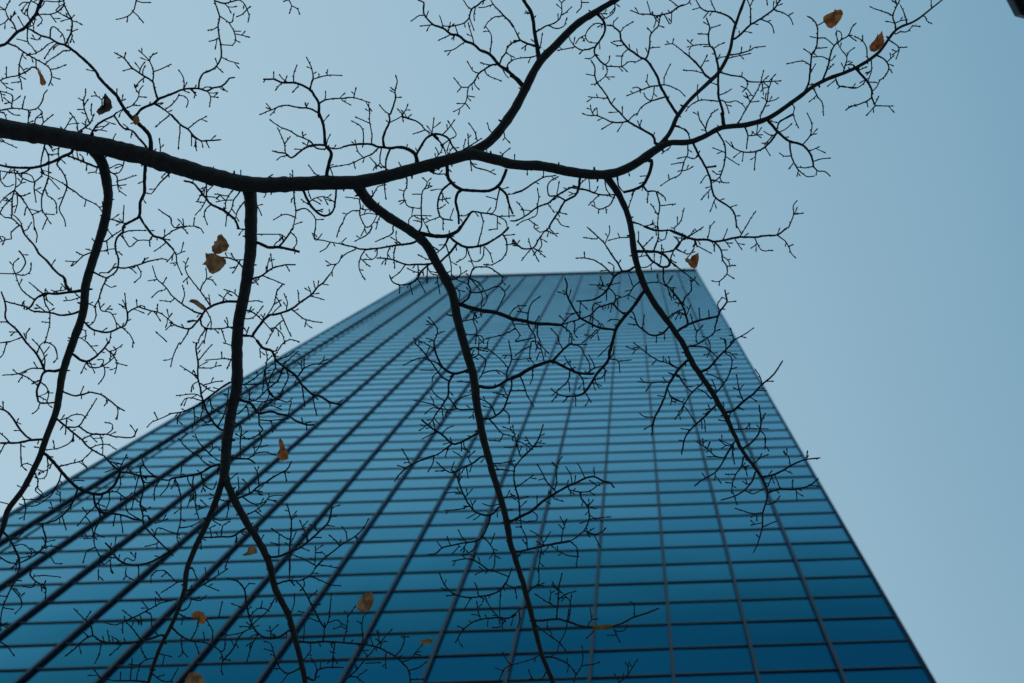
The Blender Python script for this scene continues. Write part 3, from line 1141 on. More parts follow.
1.3 -- 135,130 108,185 102,245 132,300
1 -- 112,185 160,225
1.1 -- 212,122 208,165 180,188 145,188
1.3 -- 320,110 310,160 315,232
1.9 1.3 525,215 455,218 380,218 320,195 280,185 220,180
1.3 -- 380,218 345,265 305,295
1 -- 265,190 260,210
1.2 -- 515,188 465,165
1.9 1.3 525,222 475,260 445,310 400,335 340,340 300,320 288,292
1.2 -- 465,262 435,262 400,245
1.2 -- 458,225 455,290 445,310
1 -- 345,340 345,382
1.1 -- 405,338 420,390
1.2 -- 450,300 495,380
1 -- 512,225 510,320
1.2 -- 510,230 530,270 560,280
1.2 -- 570,290 585,385
4 3.2 460,30 520,42 580,50 635,45 690,20 715,-10
2.2 -- 635,60 610,110 565,150
2.4 1.8 690,90 650,145 585,205
1.2 -- 575,130 545,112
2.4 1.8 640,50 690,90 745,115 840,105 900,75 960,35 1000,-5
1.5 -- 815,98 840,0
1.6 -- 512,-5 520,20 540,38
1.3 -- 625,100 650,200 655,280 650,310
1.1 -- 745,120 740,170 695,200
1.2 -- 850,110 845,170 815,200 780,195 760,160
1.2 -- 830,110 828,145
1.2 -- 850,115 885,150 900,198
1.3 -- 745,115 765,170 790,235
1.8 1.3 710,455 755,420 770,370 755,330 770,280 790,240 845,232 890,240 960,290
1.4 -- 765,385 835,385 930,350 975,385 955,440 930,495
1.3 -- 770,308 815,325 850,375 870,420 850,460
1.2 -- 770,300 835,390 835,470 830,510
1.2 -- 965,290 955,330 930,350
1.2 -- 975,380 1000,350
1.5 -- 660,310 690,300 710,275 708,240
1.2 -- 690,310 750,335
1.3 -- 685,360 705,390 700,430
1.5 -- 960,40 985,80 985,140 960,185 900,220 860,220
1.1 -- 985,100 1024,95
1 -- 1024,40 960,45
1 -- 890,10 930,5
3.8 3.6 700,455 745,470 830,492 915,505 975,525 1030,550
1.4 -- 725,558 790,545 835,530 840,510
1.4 -- 795,510 785,550 805,610 800,683
1.4 -- 740,640 790,640 840,650 848,683
1.2 -- 1000,525 1024,490
1.4 -- 1024,610 960,640 870,660
2 -- 660,522 635,520
1.4 -- 525,540 565,590 570,635 555,680
1 -- 570,635 605,622
1.2 -- 515,662 555,675
1.2 -- 445,660 470,683
@ 513 228
1.7 1.3 0,70 50,120 120,120 155,65 190,20 215,0
1 -- 215,0 258,45
1.3 -- 125,-5 160,25 190,18
1.2 -- 110,120 55,190
1.3 -- 115,130 150,192
1.2 -- 165,65 172,100 155,130
1 -- 95,70 105,110
1.3 -- 0,105 30,108
2 1.4 725,235 690,255 655,258 630,215 590,160 550,95 500,45 450,0
1 -- 500,65 430,58
1.2 -- 555,95 578,30 578,-5
1.3 -- 695,55 640,58 580,72
1 -- 640,58 632,40
1 -- 630,215 640,200
2.4 1.5 655,258 605,290 580,345 540,395 480,430 380,438
1.5 -- 600,290 545,230 490,195 430,180 388,180
1 -- 430,178 428,155
1.2 -- 595,280 605,230 580,210
1.2 -- 585,340 545,350 520,342 465,340
1 -- 545,350 525,298
1.2 -- 580,340 630,330
1.2 -- 405,435 400,515
1.2 -- 560,380 560,425
1.4 -- 590,370 615,415 600,450
1.5 -- 755,325 720,355 690,400 620,425
1.1 -- 720,350 695,285
1 -- 690,398 735,425
1.7 1.4 665,515 625,485 595,450 550,465 510,475 465,520 400,545 290,578
1.4 -- 625,420 605,455
1.3 -- 290,578 350,520 400,505
1 -- 300,545 285,532
1.2 -- 590,460 585,495
1.2 -- 540,490 550,480
2.2 1.6 610,608 525,598 460,570 400,535 355,465 320,390 325,340 310,298
1.2 -- 325,400 278,385
1.1 -- 475,600 478,540 480,460 520,445
1.2 -- 460,530 515,565 530,598
3.6 3 780,385 715,480 660,540 615,610 595,690
1.3 -- 500,610 450,660 420,683
1.2 -- 525,600 470,655
3.4 2.8 -10,548 60,555 140,572 215,575 290,580
1.5 -- 88,550 95,490 115,445 155,415
1 -- 95,510 35,500
1.3 -- 0,485 30,468 70,465
1.6 -- 290,582 350,635 350,683
1.4 -- 370,580 365,630 385,600 430,575
1.5 -- 155,575 145,635 165,683
1.5 -- 90,555 100,600 130,640 135,683
1.3 -- 0,575 40,640 20,670
1.2 -- 20,575 85,578
1.5 -- 20,680 90,665 130,655
1.4 -- 235,610 270,650 278,683
2.8 2 750,140 820,140 885,150 935,190 935,225 900,235 850,210 815,180 785,130 745,75
1.8 -- 875,150 960,135 1000,95 1010,60
1.7 -- 840,135 860,90 870,55 870,0
1.1 -- 790,105 830,62
1.1 -- 885,205 890,110
1.2 -- 835,210 800,235 765,235
1 -- 752,75 752,30
2.4 -- 780,-5 860,15 950,15 1024,42
1.2 -- 920,25 910,65 875,80
1 -- 975,58 1024,62
1 -- 970,5 955,0
1.3 -- 945,200 1024,265
1.2 -- 960,135 930,225
1 -- 980,130 1024,148
1.6 1.2 905,240 905,325 950,370 1000,435 1024,460
1.3 -- 810,330 870,325 910,345
1.1 -- 925,335 952,295
1 -- 870,325 865,285
1 -- 965,430 960,370
2 1.4 930,597 890,635 830,642 775,605 745,580 725,520 712,500
1.1 -- 775,600 785,530
1 -- 745,580 695,575
1 -- 860,645 858,680
1.5 -- 935,535 970,505 1024,485
1.2 -- 765,170 800,165
@ 670 228
2.4 1.6 0,10 60,40 145,68 225,70 265,82 340,70 410,55 505,55 580,45 640,42 700,0
1.3 -- 640,42 685,75 710,110 725,150 745,172
1 -- 710,110 728,103
1.2 -- 505,58 545,130 605,135
1.1 -- 390,70 425,122
1.2 -- 225,70 240,0
1.2 -- 320,68 342,12
1.4 -- 420,50 450,0
1.1 -- 425,30 405,-5
1.6 -- 265,82 305,130 315,190 340,230 340,275 295,320 260,318
1 -- 305,132 335,132
1 -- 340,230 382,225
1 -- 340,275 375,298
1 -- 297,318 295,335
1.1 -- 265,100 265,130
1.3 -- 145,70 155,100 240,148
1.3 -- 155,90 140,130 110,170
1.6 -- 20,130 60,85 90,60 130,40 190,0
1.1 -- 40,130 100,155 140,145
1.2 -- 60,85 28,55
1.4 -- 20,130 5,200 70,255 130,300 172,338
1.2 -- 0,135 25,130
1.2 -- 150,5 110,60
2.4 1.7 60,605 105,580 95,520 70,455 30,400 0,365
1.5 -- 75,450 95,410 130,375 125,330 150,300
1 -- 100,520 120,470
1.3 -- 75,490 30,510 10,535
1 -- 25,405 20,370
2.4 1.5 60,605 110,578 180,552 280,530 300,495 340,445 335,405 328,370
1.1 -- 340,445 385,440
1.3 -- 300,498 285,460 305,425
1.1 -- 180,552 175,488
1 -- 235,540 232,500
1.6 -- 295,500 270,590 265,625 215,665 180,683
1.2 -- 268,620 290,612
1.3 -- 160,683 158,630 190,590
1.2 -- 158,625 135,560 125,525
1.6 -- 360,683 440,640 495,603
1 -- 380,660 365,610
1 -- 425,650 445,655
1 -- 325,660 328,683
1 -- 5,310 10,295
@ 0 342
1.8 -- 0,5 45,0
1.3 -- 40,0 20,70 5,88
2.4 1.9 265,165 220,75 150,-5
1.5 -- 255,160 190,158 110,190 25,198
1.4 -- 110,190 170,215 225,262
1 -- 100,185 85,172
1 -- 130,210 115,232
1.5 -- 265,165 268,95 240,35 200,-10
1.2 -- 262,70 290,35
1.3 -- 220,75 240,20 265,0
1.5 -- 265,5 310,15 335,45 342,95 328,115
2.8 1.6 372,162 330,175 265,178 240,240 220,290 225,335 240,365 335,362
1.4 -- 240,242 275,265 292,305 282,355
1 -- 290,305 312,305
1.2 -- 240,365 225,405 200,425
2.6 1.6 440,75 480,105 520,115 565,95 625,35 655,-5
1.4 -- 525,-5 570,55 580,70
1.4 -- 625,35 680,80 700,135 690,182
1.2 -- 690,125 752,140
1.2 -- 680,80 698,50 685,35
1.6 -- 510,118 540,150 600,150 645,125 680,95
1.1 -- 600,150 620,125 620,105 595,105
1.2 -- 625,150 625,200 595,245
1.1 -- 535,118 565,180
1.2 -- 515,125 490,178
1.9 1.3 378,300 440,320 485,318 540,302 600,315 650,345 700,385 738,408
1.1 -- 480,315 498,272
1 -- 490,312 488,332
1 -- 650,345 630,375
2 1.6 265,582 185,583 125,530 80,460 40,415 0,400
1 -- 20,400 18,368
1 -- 95,480 118,488
2.4 1.9 265,582 180,588 110,603 0,605
1.4 -- 60,598 0,545
1.4 -- 30,608 0,665
1.5 -- 125,605 125,683
2.2 1.6 345,465 400,510 440,545 490,585 520,620 560,650 615,680
1.6 -- 400,512 470,505 510,450 575,345
1.3 -- 350,470 400,455 440,437 490,435 510,450
1 -- 400,455 392,545
1.6 1.3 470,505 545,550 640,553 680,565 760,573 800,565 818,530
1.1 -- 640,553 675,520 670,490 638,483
1.4 -- 490,582 540,560 590,550 615,600 615,665
1.3 -- 540,640 600,615 650,615 692,640
1.4 -- 440,545 430,590 370,630 285,645 215,630
1.1 -- 325,632 320,600
1.1 -- 550,650 520,683
1 -- 380,495 365,520
1.2 -- 885,505 910,480 985,448 1024,430
1 -- 942,460 928,430
1.2 -- 795,0 795,22
@ 171 342
2.2 1.7 325,530 285,515 240,460 210,400 185,330 172,260 160,200 162,120 150,50 155,0
1.3 -- 170,105 205,60 240,22
1.2 -- 160,40 190,0
1.3 -- 165,160 235,155 290,142
1.5 -- 160,230 130,190 60,145
1 -- 155,205 140,180
1.1 -- 155,240 130,255 122,288
1.3 -- 190,258 265,238 300,235
1.5 -- 180,250 225,285 265,300
2 1.3 365,240 325,258 265,300 190,358 130,395 60,420 0,428
1.2 -- 190,330 140,312 40,320
1.2 -- 190,358 130,335 85,340 65,370
1.2 -- 135,395 142,470 130,510
1.1 -- 60,418 40,450 38,480
1.4 -- 235,350 245,390 290,425 325,430
1.5 -- 285,498 320,430 335,370 345,290
1 -- 190,410 180,460 220,482 245,470
1 -- 315,310 330,325
1.2 -- 375,25 325,8
1.3 -- 378,110 350,102 305,100 215,108
1 -- 305,100 303,70
1.1 -- 360,105 340,150
1.3 -- 50,5 15,80 0,140
1.3 -- 425,255 480,255 545,250 640,240
1.3 -- 440,250 490,225 540,185 570,160 620,125
2.8 2 510,-5 550,35 605,55 630,110 685,155
2.6 1.8 685,155 745,200 780,250 840,310 895,325 950,360 1024,375
1.5 -- 605,55 640,50 660,20 680,0
1.2 -- 530,40 535,85
1.2 -- 690,120 755,60
1.4 -- 645,105 700,85 735,60
1.6 -- 765,200 800,155 850,135 930,128
1.1 -- 797,150 797,95
1.5 -- 690,160 700,220 655,310 650,330
1.5 -- 785,260 800,375
1.4 -- 848,320 870,428
1.3 -- 905,325 945,365
1.6 -- 670,155 640,230 580,280 535,325 490,355 430,350
1.5 -- 580,275 565,200 575,100 570,60
1.5 -- 620,85 625,150 600,200 580,270
1.5 -- 560,165 550,300
1.4 -- 580,280 620,330 690,360 720,355 705,430
1.3 -- 640,350 560,355 520,400
2.8 1.8 420,350 480,370 525,425 600,415 640,430 700,440 750,475 810,495 860,495
1 -- 810,495 812,520
1 -- 790,490 785,465
1.6 -- 400,430 430,405 460,370
1.3 -- 455,390 470,455
1.6 -- 525,425 530,500 550,525 500,570 440,580 395,555
1.3 -- 535,465 590,470 700,460
1.1 -- 600,470 608,530
1.3 -- 525,530 545,580 520,640 485,683
1.2 -- 585,285 585,330 540,410
1.2 -- 545,405 600,380 650,400
1.3 -- 470,300 470,350
1.6 -- 395,490 420,510 415,600 415,683
1.2 -- 420,560 450,540
1.3 -- 500,670 560,658 620,675
1.2 -- 540,630 570,620
1.6 -- 240,683 200,640 160,590 148,560
1.4 -- 170,683 100,640 60,590 95,550
1.2 -- 240,650 270,625 300,650
@ 342 342
1.6 1.3 640,240 595,205 555,150 515,95 480,50 440,10
1.3 -- 515,95 450,100 375,135
1.2 -- 505,75 520,40
2.6 1.6 750,170 670,190 610,160 575,100 555,40 550,-5
1.3 -- 550,35 480,0
1.6 -- 595,155 570,125 510,105
2 1.5 670,190 640,245 635,320 600,380 585,400
1.2 -- 570,185 545,205 540,232
1.2 -- 565,168 475,168
1.8 1.3 800,400 740,405 690,400 655,355 635,325
1.4 -- 670,370 710,335 780,312
1.2 -- 600,345 560,315 538,285
1.4 -- 690,402 640,405 580,395 530,370 440,350
1.2 -- 580,400 540,395 505,422
1.4 -- 580,400 555,440 545,465 490,512 470,525
1.1 -- 555,460 585,495
1.1 -- 600,400 605,450
1 -- 765,240 700,235
2.2 1.6 815,545 760,575 700,605 660,608 600,555 545,520 475,465
1.3 -- 550,545 485,578
1.2 -- 605,550 620,525 660,505
1.1 -- 650,600 615,610
1.8 -- 660,608 600,655 550,683
1 -- 715,605 715,645
1.2 -- 365,650 385,683
1.2 -- 665,655 710,683
1 -- 765,683 788,660
3.2 2.6 820,265 880,275 940,258 985,230 1030,212
1.4 -- 780,95 815,75 820,0
1.4 -- 815,78 850,95 860,130 840,190 825,215
1.1 -- 845,190 890,172 940,172 985,200
1.3 -- 790,35 870,42 930,85 990,150
1 -- 872,42 872,15
1.5 -- 985,230 990,170 1015,100 1000,0
2 1.6 855,458 900,455 965,405 990,340 1015,270 1015,215
1.7 -- 920,435 900,395 870,360 830,342
1.4 -- 970,405 1000,435 1000,480
1.1 -- 985,340 960,315 915,305
1 -- 985,315 965,265
1.5 -- 880,465 925,510 965,550 1024,565
1.2 -- 965,550 945,590 890,590
1.2 -- 785,420 788,455
1 -- 980,630 1024,630
@ 513 342
3.6 2.2 -12,222 45,195 100,160 190,125 235,115 300,145 340,165 390,185 440,190 485,190
3.2 1.8 597,-2 578,60 575,100 540,150 510,180 480,225 440,290 410,315 370,325
1.4 -- 345,-5 350,15 400,25 430,80 455,120 460,170
1.2 -- 345,20 380,15 435,15
1.2 -- 275,0 300,45
1.2 -- 185,120 160,15 130,-5
1.4 -- 105,30 60,45 20,75
1.4 -- 110,-5 100,90 130,135
1.3 -- 0,105 100,100
1.2 -- 150,0 205,60
1.2 -- 160,60 145,95
1.4 -- 120,160 118,210 105,245
1.6 -- 45,210 70,270 85,320 120,380
1.2 -- 0,292 60,290
2.4 1.8 235,115 300,45 345,10
1.5 -- 340,175 330,230 280,280 240,315
1.2 -- 335,240 340,292
1.5 -- 390,185 420,230 425,285
1.3 -- 375,175 340,140 310,90
1.1 -- 310,130 335,120
1.5 -- 440,190 490,155 530,145
1.2 -- 485,150 480,120 458,85
1.4 -- 575,100 600,75 605,35
1.3 -- 575,100 630,115 640,175
1.1 -- 632,115 700,108
1.3 -- 580,20 515,82
1.4 -- 550,165 550,230
1.3 -- 560,170 530,215 495,225
1.3 -- 478,230 490,282
1.5 -- 370,325 310,325 265,310 235,285
1.1 -- 265,315 238,350
1.1 -- 330,328 305,355
1.2 -- 375,325 375,375
1.2 -- 432,300 462,352
2.4 1.9 1024,130 990,165 935,250 900,350 850,450
1.9 1.3 850,450 838,490 832,555
1.3 -- 985,160 935,130 860,105 800,65 730,10
1 -- 800,65 798,30
1 -- 940,130 935,95
1 -- 900,115 900,95
1 -- 860,105 840,128
1.5 -- 940,240 880,240 830,245 755,238
1.1 -- 830,245 803,285
1 -- 915,235 900,215
1 -- 960,200 940,188
1.3 -- 850,452 790,448 765,432
1.2 -- 840,490 795,518
1 -- 905,325 875,322
1.4 -- 930,290 950,335 1024,365
1.3 -- 990,195 1024,250
1.3 -- 1020,365 1010,420 972,455
1.8 1.2 60,683 110,640 150,590 178,505
1.2 -- 0,590 50,600 110,640
1.2 -- 0,510 20,600 45,683
1.1 -- 110,620 80,575
1.1 -- 130,605 185,608
@ 670 342
2 -- 105,30 160,15 190,0
1.6 -- 120,30 200,30 245,55 280,90
1.1 -- 235,0 242,50 225,85
2.4 1.5 195,175 240,150 285,95 330,50 385,-5
1.2 -- 335,50 335,0
1.2 -- 330,62 360,65 390,92
1.7 -- 270,310 325,245 360,180 370,100 335,68
1 -- 265,135 300,138
1 -- 370,160 390,155
1.3 -- 325,242 290,215 225,190
2.6 1.4 340,420 380,410 440,355 500,310 550,255 600,215 635,175 670,120
1.2 -- 550,250 540,210 515,170
1 -- 580,235 608,235
1 -- 525,290 570,292
1 -- 480,330 510,350
1.4 -- 440,352 415,290 400,205
1 -- 405,395 430,402
1 -- 405,285 390,278
1.5 -- 360,420 355,460
1.5 -- 390,525 470,520 540,520 580,520
1 -- 478,520 478,500
1 -- 410,522 410,495
2 1.3 440,635 490,600 530,550 545,490 535,385
1.1 -- 545,530 572,570 568,635
1 -- 545,480 558,460
2.6 2 105,110 50,165 0,245
1.5 -- 45,160 0,125
1.5 -- 0,185 50,205 85,255 130,300
1.7 -- 190,250 130,305 90,365 35,455
1.3 -- 0,325 85,365
1.7 -- 245,340 215,305 175,285
2 1.4 275,378 215,440 160,490 110,540 85,590 70,665
1.1 -- 155,485 125,440 105,408
1 -- 205,465 212,528
1 -- 210,430 225,420
1 -- 115,525 75,520
1 -- 90,595 65,590
1.2 -- 335,475 302,468
1.7 -- 385,600 360,640 330,683
1.2 -- 375,620 335,620 305,595
1.1 -- 375,620 372,683
1.3 -- 270,683 215,635 165,600
1 -- 225,635 235,605
1.1 -- 325,385 320,370
1.4 -- 820,683 822,660
1.2 -- 690,680 685,660
@ 0 456
1.4 -- 125,0 130,55 150,78
1 -- 130,55 160,45 195,58
1.2 -- 280,0 288,60 275,120 240,138 215,130
1.3 -- 210,105 228,150 225,190 255,225 245,240
1.1 -- 228,178 210,205 260,245
1.5 -- 370,100 350,160 310,215 260,250 190,260 145,258 130,235
1.3 -- 350,170 310,230 230,290 165,300 125,290
1.2 -- 145,255 155,310 145,375
1 -- 120,185 110,180
1.1 -- 165,183 172,180
1.4 -- 0,275 55,290
2.4 1.6 20,455 60,500 95,570 115,620 115,683
1.8 1.3 0,605 60,640 130,635 220,585 265,540 275,500 260,440
1.2 -- 115,610 180,600 190,570 140,530 100,535
1.2 -- 60,500 110,490 150,435
1.2 -- 240,565 290,540 360,545
1.1 -- 270,520 320,505
1.2 -- 240,575 300,600 325,640 360,645
1.2 -- 100,620 95,683
1.1 -- 75,575 60,575
3.2 2.6 280,-5 340,60 400,130 465,190 550,225 620,225 680,180 715,110 720,70
1.5 -- 355,62 440,42 485,30 520,0
1 -- 488,30 518,70
1.1 -- 445,148 495,148
1.8 1.3 465,195 440,270 380,350 320,390 245,405
1.2 -- 370,355 395,435
1.2 -- 435,280 370,320 300,310
1.1 -- 362,280 360,225
2.2 1.6 560,228 570,290 610,335 680,345 740,355 790,375 850,385
1.5 -- 620,225 580,290 520,350 470,410
1 -- 520,345 498,315
1.6 -- 590,320 600,380 570,440 565,530 600,600
1.3 -- 570,545 520,570 500,630
1.2 -- 520,370 550,420 555,490 510,495
1.5 -- 640,215 700,215 750,250 800,260
1.1 -- 655,228 655,270 640,305
1.1 -- 720,130 720,180 700,210
2 1.5 720,75 690,70 650,30 620,-5
1.2 -- 715,45 670,35
1.2 -- 720,70 740,30 755,0
1.1 -- 690,75 635,95
2.2 1.5 720,95 770,100 850,120 930,125 985,145 1024,140
1.8 -- 845,0 865,60 910,110 960,140
1.8 1.4 840,60 845,120 860,180 850,240 840,290 855,350 860,410 900,460 980,540 1030,590
1.2 -- 830,120 805,220
1.2 -- 800,260 790,310
1.3 -- 840,280 800,250 730,260
1.2 -- 860,330 895,310
1.3 -- 855,380 800,360 760,330 755,300
1.2 -- 720,350 735,450
1.1 -- 690,350 680,410
1.2 -- 765,60 785,95 850,95
1.1 -- 860,160 910,160
1.3 -- 925,255 925,200 950,150
1.2 -- 1015,150 1000,190 965,230
1 -- 670,35 715,70
1.3 -- 885,360 930,400 995,380
1.3 -- 930,470 945,430 1024,455
1.1 -- 875,540 940,525
2.2 1.6 1040,560 960,605 890,640 810,655 740,640 690,600 660,550 630,520
1.3 -- 700,610 600,600 620,650 660,620
1.2 -- 660,625 665,683
1 -- 660,560 705,530
1 -- 755,610 805,625 812,590
@ 171 456
2.4 1.8 295,50 240,65 180,100 90,120 0,135
1.3 -- 60,120 62,70
1.4 -- 240,60 190,30 165,0
1.3 -- 290,30 245,0
1.5 -- 180,105 195,170 250,200 270,160
1.5 -- 25,140 50,200 60,280 55,400 35,480 45,520
1.2 -- 0,455 40,470
1.4 -- 60,430 120,420 170,395
1.5 -- 135,125 130,180 150,230 145,290 165,370
1.2 -- 100,140 130,200
1.2 -- 125,230 100,300
1.4 -- 165,320 210,300 185,270
2.2 1.5 350,10 410,15 470,20 505,45
1.2 -- 450,20 490,0
2 1.3 395,255 470,225 520,185 570,155 640,110 695,80 718,40
1.2 -- 523,180 520,110 505,75
1 -- 680,95 690,140
1 -- 500,205 540,230
1.2 -- 470,220 465,180 435,145
1.1 -- 395,240 405,190 402,135
1.1 -- 345,145 390,110
1.5 -- 430,250 490,285 550,280 600,240 660,235
1.5 -- 450,355 500,330 560,285
1 -- 505,330 560,370
1.6 -- 345,270 290,260 240,230
1.2 -- 345,300 335,360
1.1 -- 280,260 275,340
2 1.4 460,430 420,445 370,480 270,485 165,490
1.3 -- 300,480 310,420 345,395
1 -- 240,480 235,430 255,420
1.1 -- 180,490 180,550
1.3 -- 230,370 290,385 350,380
1 -- 250,385 290,410
1.2 -- 420,440 430,470 470,480
2.2 1.6 590,605 650,600 710,575 770,550 830,505 890,450 945,390 965,300
1.7 1.3 715,683 712,560 718,470 720,390 695,290
1.1 -- 720,385 745,360
1.3 -- 715,500 660,475 610,440
1.2 -- 720,450 800,430
1.2 -- 820,510 795,440 775,395
1 -- 790,425 815,395
1.1 -- 645,595 648,480
1.1 -- 640,530 605,520
1 -- 870,445 865,405
1.1 -- 930,415 970,420
1 -- 945,370 985,360
1.1 -- 770,545 820,565
1 -- 840,490 890,488
1 -- 530,520 552,480
1 -- 605,610 595,600
1.6 1.3 860,675 910,620 960,580 1024,530
1.3 -- 865,660 800,620 725,590
1.1 -- 862,640 865,550
1.2 -- 1005,540 990,510 955,480
1.1 -- 880,650 1000,670
1.1 -- 870,580 910,580 925,600
1.3 -- 325,670 350,600
@ 342 456
1.8 1.3 560,0 500,15 440,40 380,75 345,110 318,148
1.2 -- 410,50 385,0
1 -- 380,70 340,58
1.3 -- 550,0 545,40 520,85
1.8 1.3 835,5 780,45 720,70 670,100 620,85 570,40
1.1 -- 655,85 670,42
1.1 -- 745,70 755,125
1.1 -- 775,45 755,10
1 -- 735,70 700,120
1.1 -- 620,85 570,90
2 1.5 935,310 905,345 860,355 800,335 760,290 730,235 710,190 690,130 665,95
1.1 -- 740,245 775,205
1.1 -- 715,230 690,218 620,222
1.3 -- 765,300 700,320 625,325
1.1 -- 800,345 755,370
1.1 -- 930,290 890,300 850,288
1 -- 930,320 930,355
1.8 1.4 885,355 875,410 840,480 800,510 730,520 660,535 600,550 560,585 525,590
1.2 -- 745,515 715,480 700,450
1.1 -- 650,535 632,490
1.1 -- 600,550 575,520
1.2 -- 700,540 665,580
1.3 -- 845,485 880,520 910,570 915,640 900,683
1.1 -- 890,530 912,470
1 -- 915,600 940,610
1.5 -- 810,510 790,560 740,590
1.6 1.3 880,683 840,655 790,625 740,615 670,628
1.2 -- 790,625 795,590
1.4 -- 900,45 960,42 1024,30
1.5 -- 905,90 950,80 1024,90
1.1 -- 940,85 920,60
1.3 -- 970,250 1024,238
1.2 -- 980,380 1024,385
1 -- 975,325 1010,322
1.3 -- 0,530 80,480 130,430 155,385
1 -- 25,505 25,460 5,430
1 -- 85,480 90,510
@ 513 456
2.8 1.6 -20,395 50,360 110,330 180,270 250,225 320,185 380,160 440,130 490,125 550,155 580,160 608,190
1.4 -- 335,200 390,215 460,210 500,180 550,155
1.1 -- 485,165 465,150
1 -- 340,200 345,225
1.2 -- 430,130 410,85 390,50
1.1 -- 490,120 485,75
1.2 -- 352,165 345,110 320,70
1.3 -- 250,205 262,160 258,90 270,40 290,10
1.1 -- 260,65 242,45
1.4 -- 240,195 195,145 175,100 150,58
1 -- 185,135 160,142
1.7 1.3 40,355 35,260 15,190 5,130 10,70 40,30 60,5
1.2 -- 20,185 75,150 115,120
1 -- 40,258 80,245
1.1 -- 245,255 290,268
1.2 -- 120,335 145,355 140,385 100,390
1.1 -- 460,215 480,228
1.6 1.3 400,215 410,255 445,300 455,340 455,380 430,440 380,485 340,510
1.2 -- 448,300 475,270
1.2 -- 460,380 510,370 580,365
2.4 1.8 340,510 280,520 200,535 130,550 50,570 0,572
1.2 -- 290,515 298,450 320,385
1.1 -- 300,440 278,415
1.2 -- 185,530 160,480 110,450
1.1 -- 190,510 222,458
1.3 -- 85,550 80,490 50,430 25,425
1.2 -- 50,425 45,380
1.4 -- 430,450 490,470 540,450 548,440
1.2 -- 488,475 520,540
1 -- 450,455 480,435
1.3 -- 345,510 385,555 380,660
1.1 -- 385,560 388,600 360,600 310,590 240,545
1.3 -- 170,560 160,620 150,683
1.2 -- 210,545 165,590
@ 670 440
1.8 1.3 385,20 350,70 310,140 270,195 200,235 155,268
1.3 -- 320,105 270,95 225,55 170,15
1 -- 275,100 230,100
1 -- 225,50 238,20
1 -- 270,200 268,232
1 -- 210,225 198,205
1.1 -- 375,60 385,135
1.3 -- 370,35 330,30 300,0
1.6 1.2 440,100 430,150 395,205 375,255 370,310
1 -- 395,205 340,205
1 -- 375,258 342,255
1.1 -- 430,160 465,155
1.1 -- 450,165 460,205
1.8 1.3 510,195 490,250 445,300 390,335 310,358
1 -- 380,320 398,378
1.2 -- 445,300 495,322 550,298
1.3 -- 510,135 545,105 580,90
1 -- 530,115 545,90
2.2 1.4 560,220 620,208 680,180 720,155 800,120 890,108
1.1 -- 718,150 710,100 688,78
1.1 -- 815,120 822,78
1 -- 690,180 725,198
1.2 -- 612,215 590,268
1.2 -- 630,215 655,280
2 1.4 590,315 650,295 750,295 830,275 880,238
1 -- 755,300 760,355
1 -- 732,290 735,250
1 -- 830,272 880,275
1.4 -- 590,385 625,375 655,340
1.5 -- 560,435 490,440 440,425 400,412
1 -- 520,440 520,475
1 -- 555,495 495,508
1.2 -- 560,525 600,500 630,490
1.4 -- 440,40 480,20 505,0
1.2 -- 570,50 568,0
1 -- 530,580 525,575
@ 0 569
1.8 -- 115,0 95,60 120,70
1.5 -- 190,0 180,35 215,75 260,100 275,110 272,168
1.2 -- 205,45 270,40 355,48
1.2 -- 215,80 190,110 145,105
1 -- 265,100 270,80
1.6 -- 90,70 50,150 20,220 5,290 5,360
1.4 -- 75,120 120,170 130,220 95,262
1.2 -- 85,115 130,160 140,150
1.1 -- 30,235 70,240
1.2 -- 0,160 35,165
1.3 -- 0,435 40,460 80,512
1.2 -- 0,335 40,350
2.2 1.3 965,395 910,415 850,430 760,445 670,445 600,430 555,400 500,425 455,470 400,515
1.6 -- 555,400 545,340 505,300 450,245
1.1 -- 515,300 538,262
1 -- 525,400 508,385
1.1 -- 655,432 645,375
1.2 -- 605,450 595,510 570,560
1.2 -- 725,455 665,510
1.5 -- 840,420 800,365 755,315 745,290
1.1 -- 735,315 735,375
1.3 -- 740,315 690,335 630,322
1.6 -- 740,315 800,290 860,260 905,235 960,205 1024,190
1.2 -- 790,290 740,252
1 -- 885,235 852,195
1 -- 930,215 932,180
1.2 -- 870,260 905,275 910,340 940,390
1 -- 845,290 848,325
1.3 -- 940,145 975,185 1024,190
1.3 -- 975,135 1024,105
1.3 -- 800,65 755,40 755,0
1.1 -- 755,40 745,55
1.2 -- 590,55 590,0
1.1 -- 675,28 665,0
1.3 -- 830,40 830,0
1.3 -- 905,75 905,40 940,10
1.6 -- 940,10 985,10 1024,50
1.1 -- 975,40 1000,20
1.5 -- 915,535 870,545 830,575 780,570
1.3 -- 880,540 850,490 840,450
1.2 -- 785,660 785,600 792,540
1 -- 820,640 835,580
1.1 -- 955,510 985,515 975,565
1.8 -- 870,675 790,668 700,670 640,660 600,650
1.1 -- 600,650 570,612
1.1 -- 720,670 722,630
1.5 -- 905,630 970,670 1024,675
@ 171 569
1.8 -- 5,350 60,400 120,430 200,440 260,465 300,500 310,550 300,590 308,625
1.2 -- 60,420 70,490 95,520
1.1 -- 145,440 165,500
1.4 -- 125,415 150,370 160,330
1.3 -- 200,415 195,385
1.3 -- 215,310 245,360 250,400 250,450
1.6 -- 50,270 90,290 140,295
1.1 -- 65,325 70,295
1.5 -- 210,300 260,292 330,290
1.2 -- 285,285 298,240 305,205
1.5 -- 65,250 105,230 122,180
1.1 -- 120,180 175,188 205,165
1.7 -- 85,130 130,120 200,90 270,45 330,5
1.2 -- 200,95 280,128
1.3 -- 160,65 130,0
1.2 -- 215,60 205,0
1.4 -- 70,75 30,75 0,45
1.2 -- 45,75 0,105
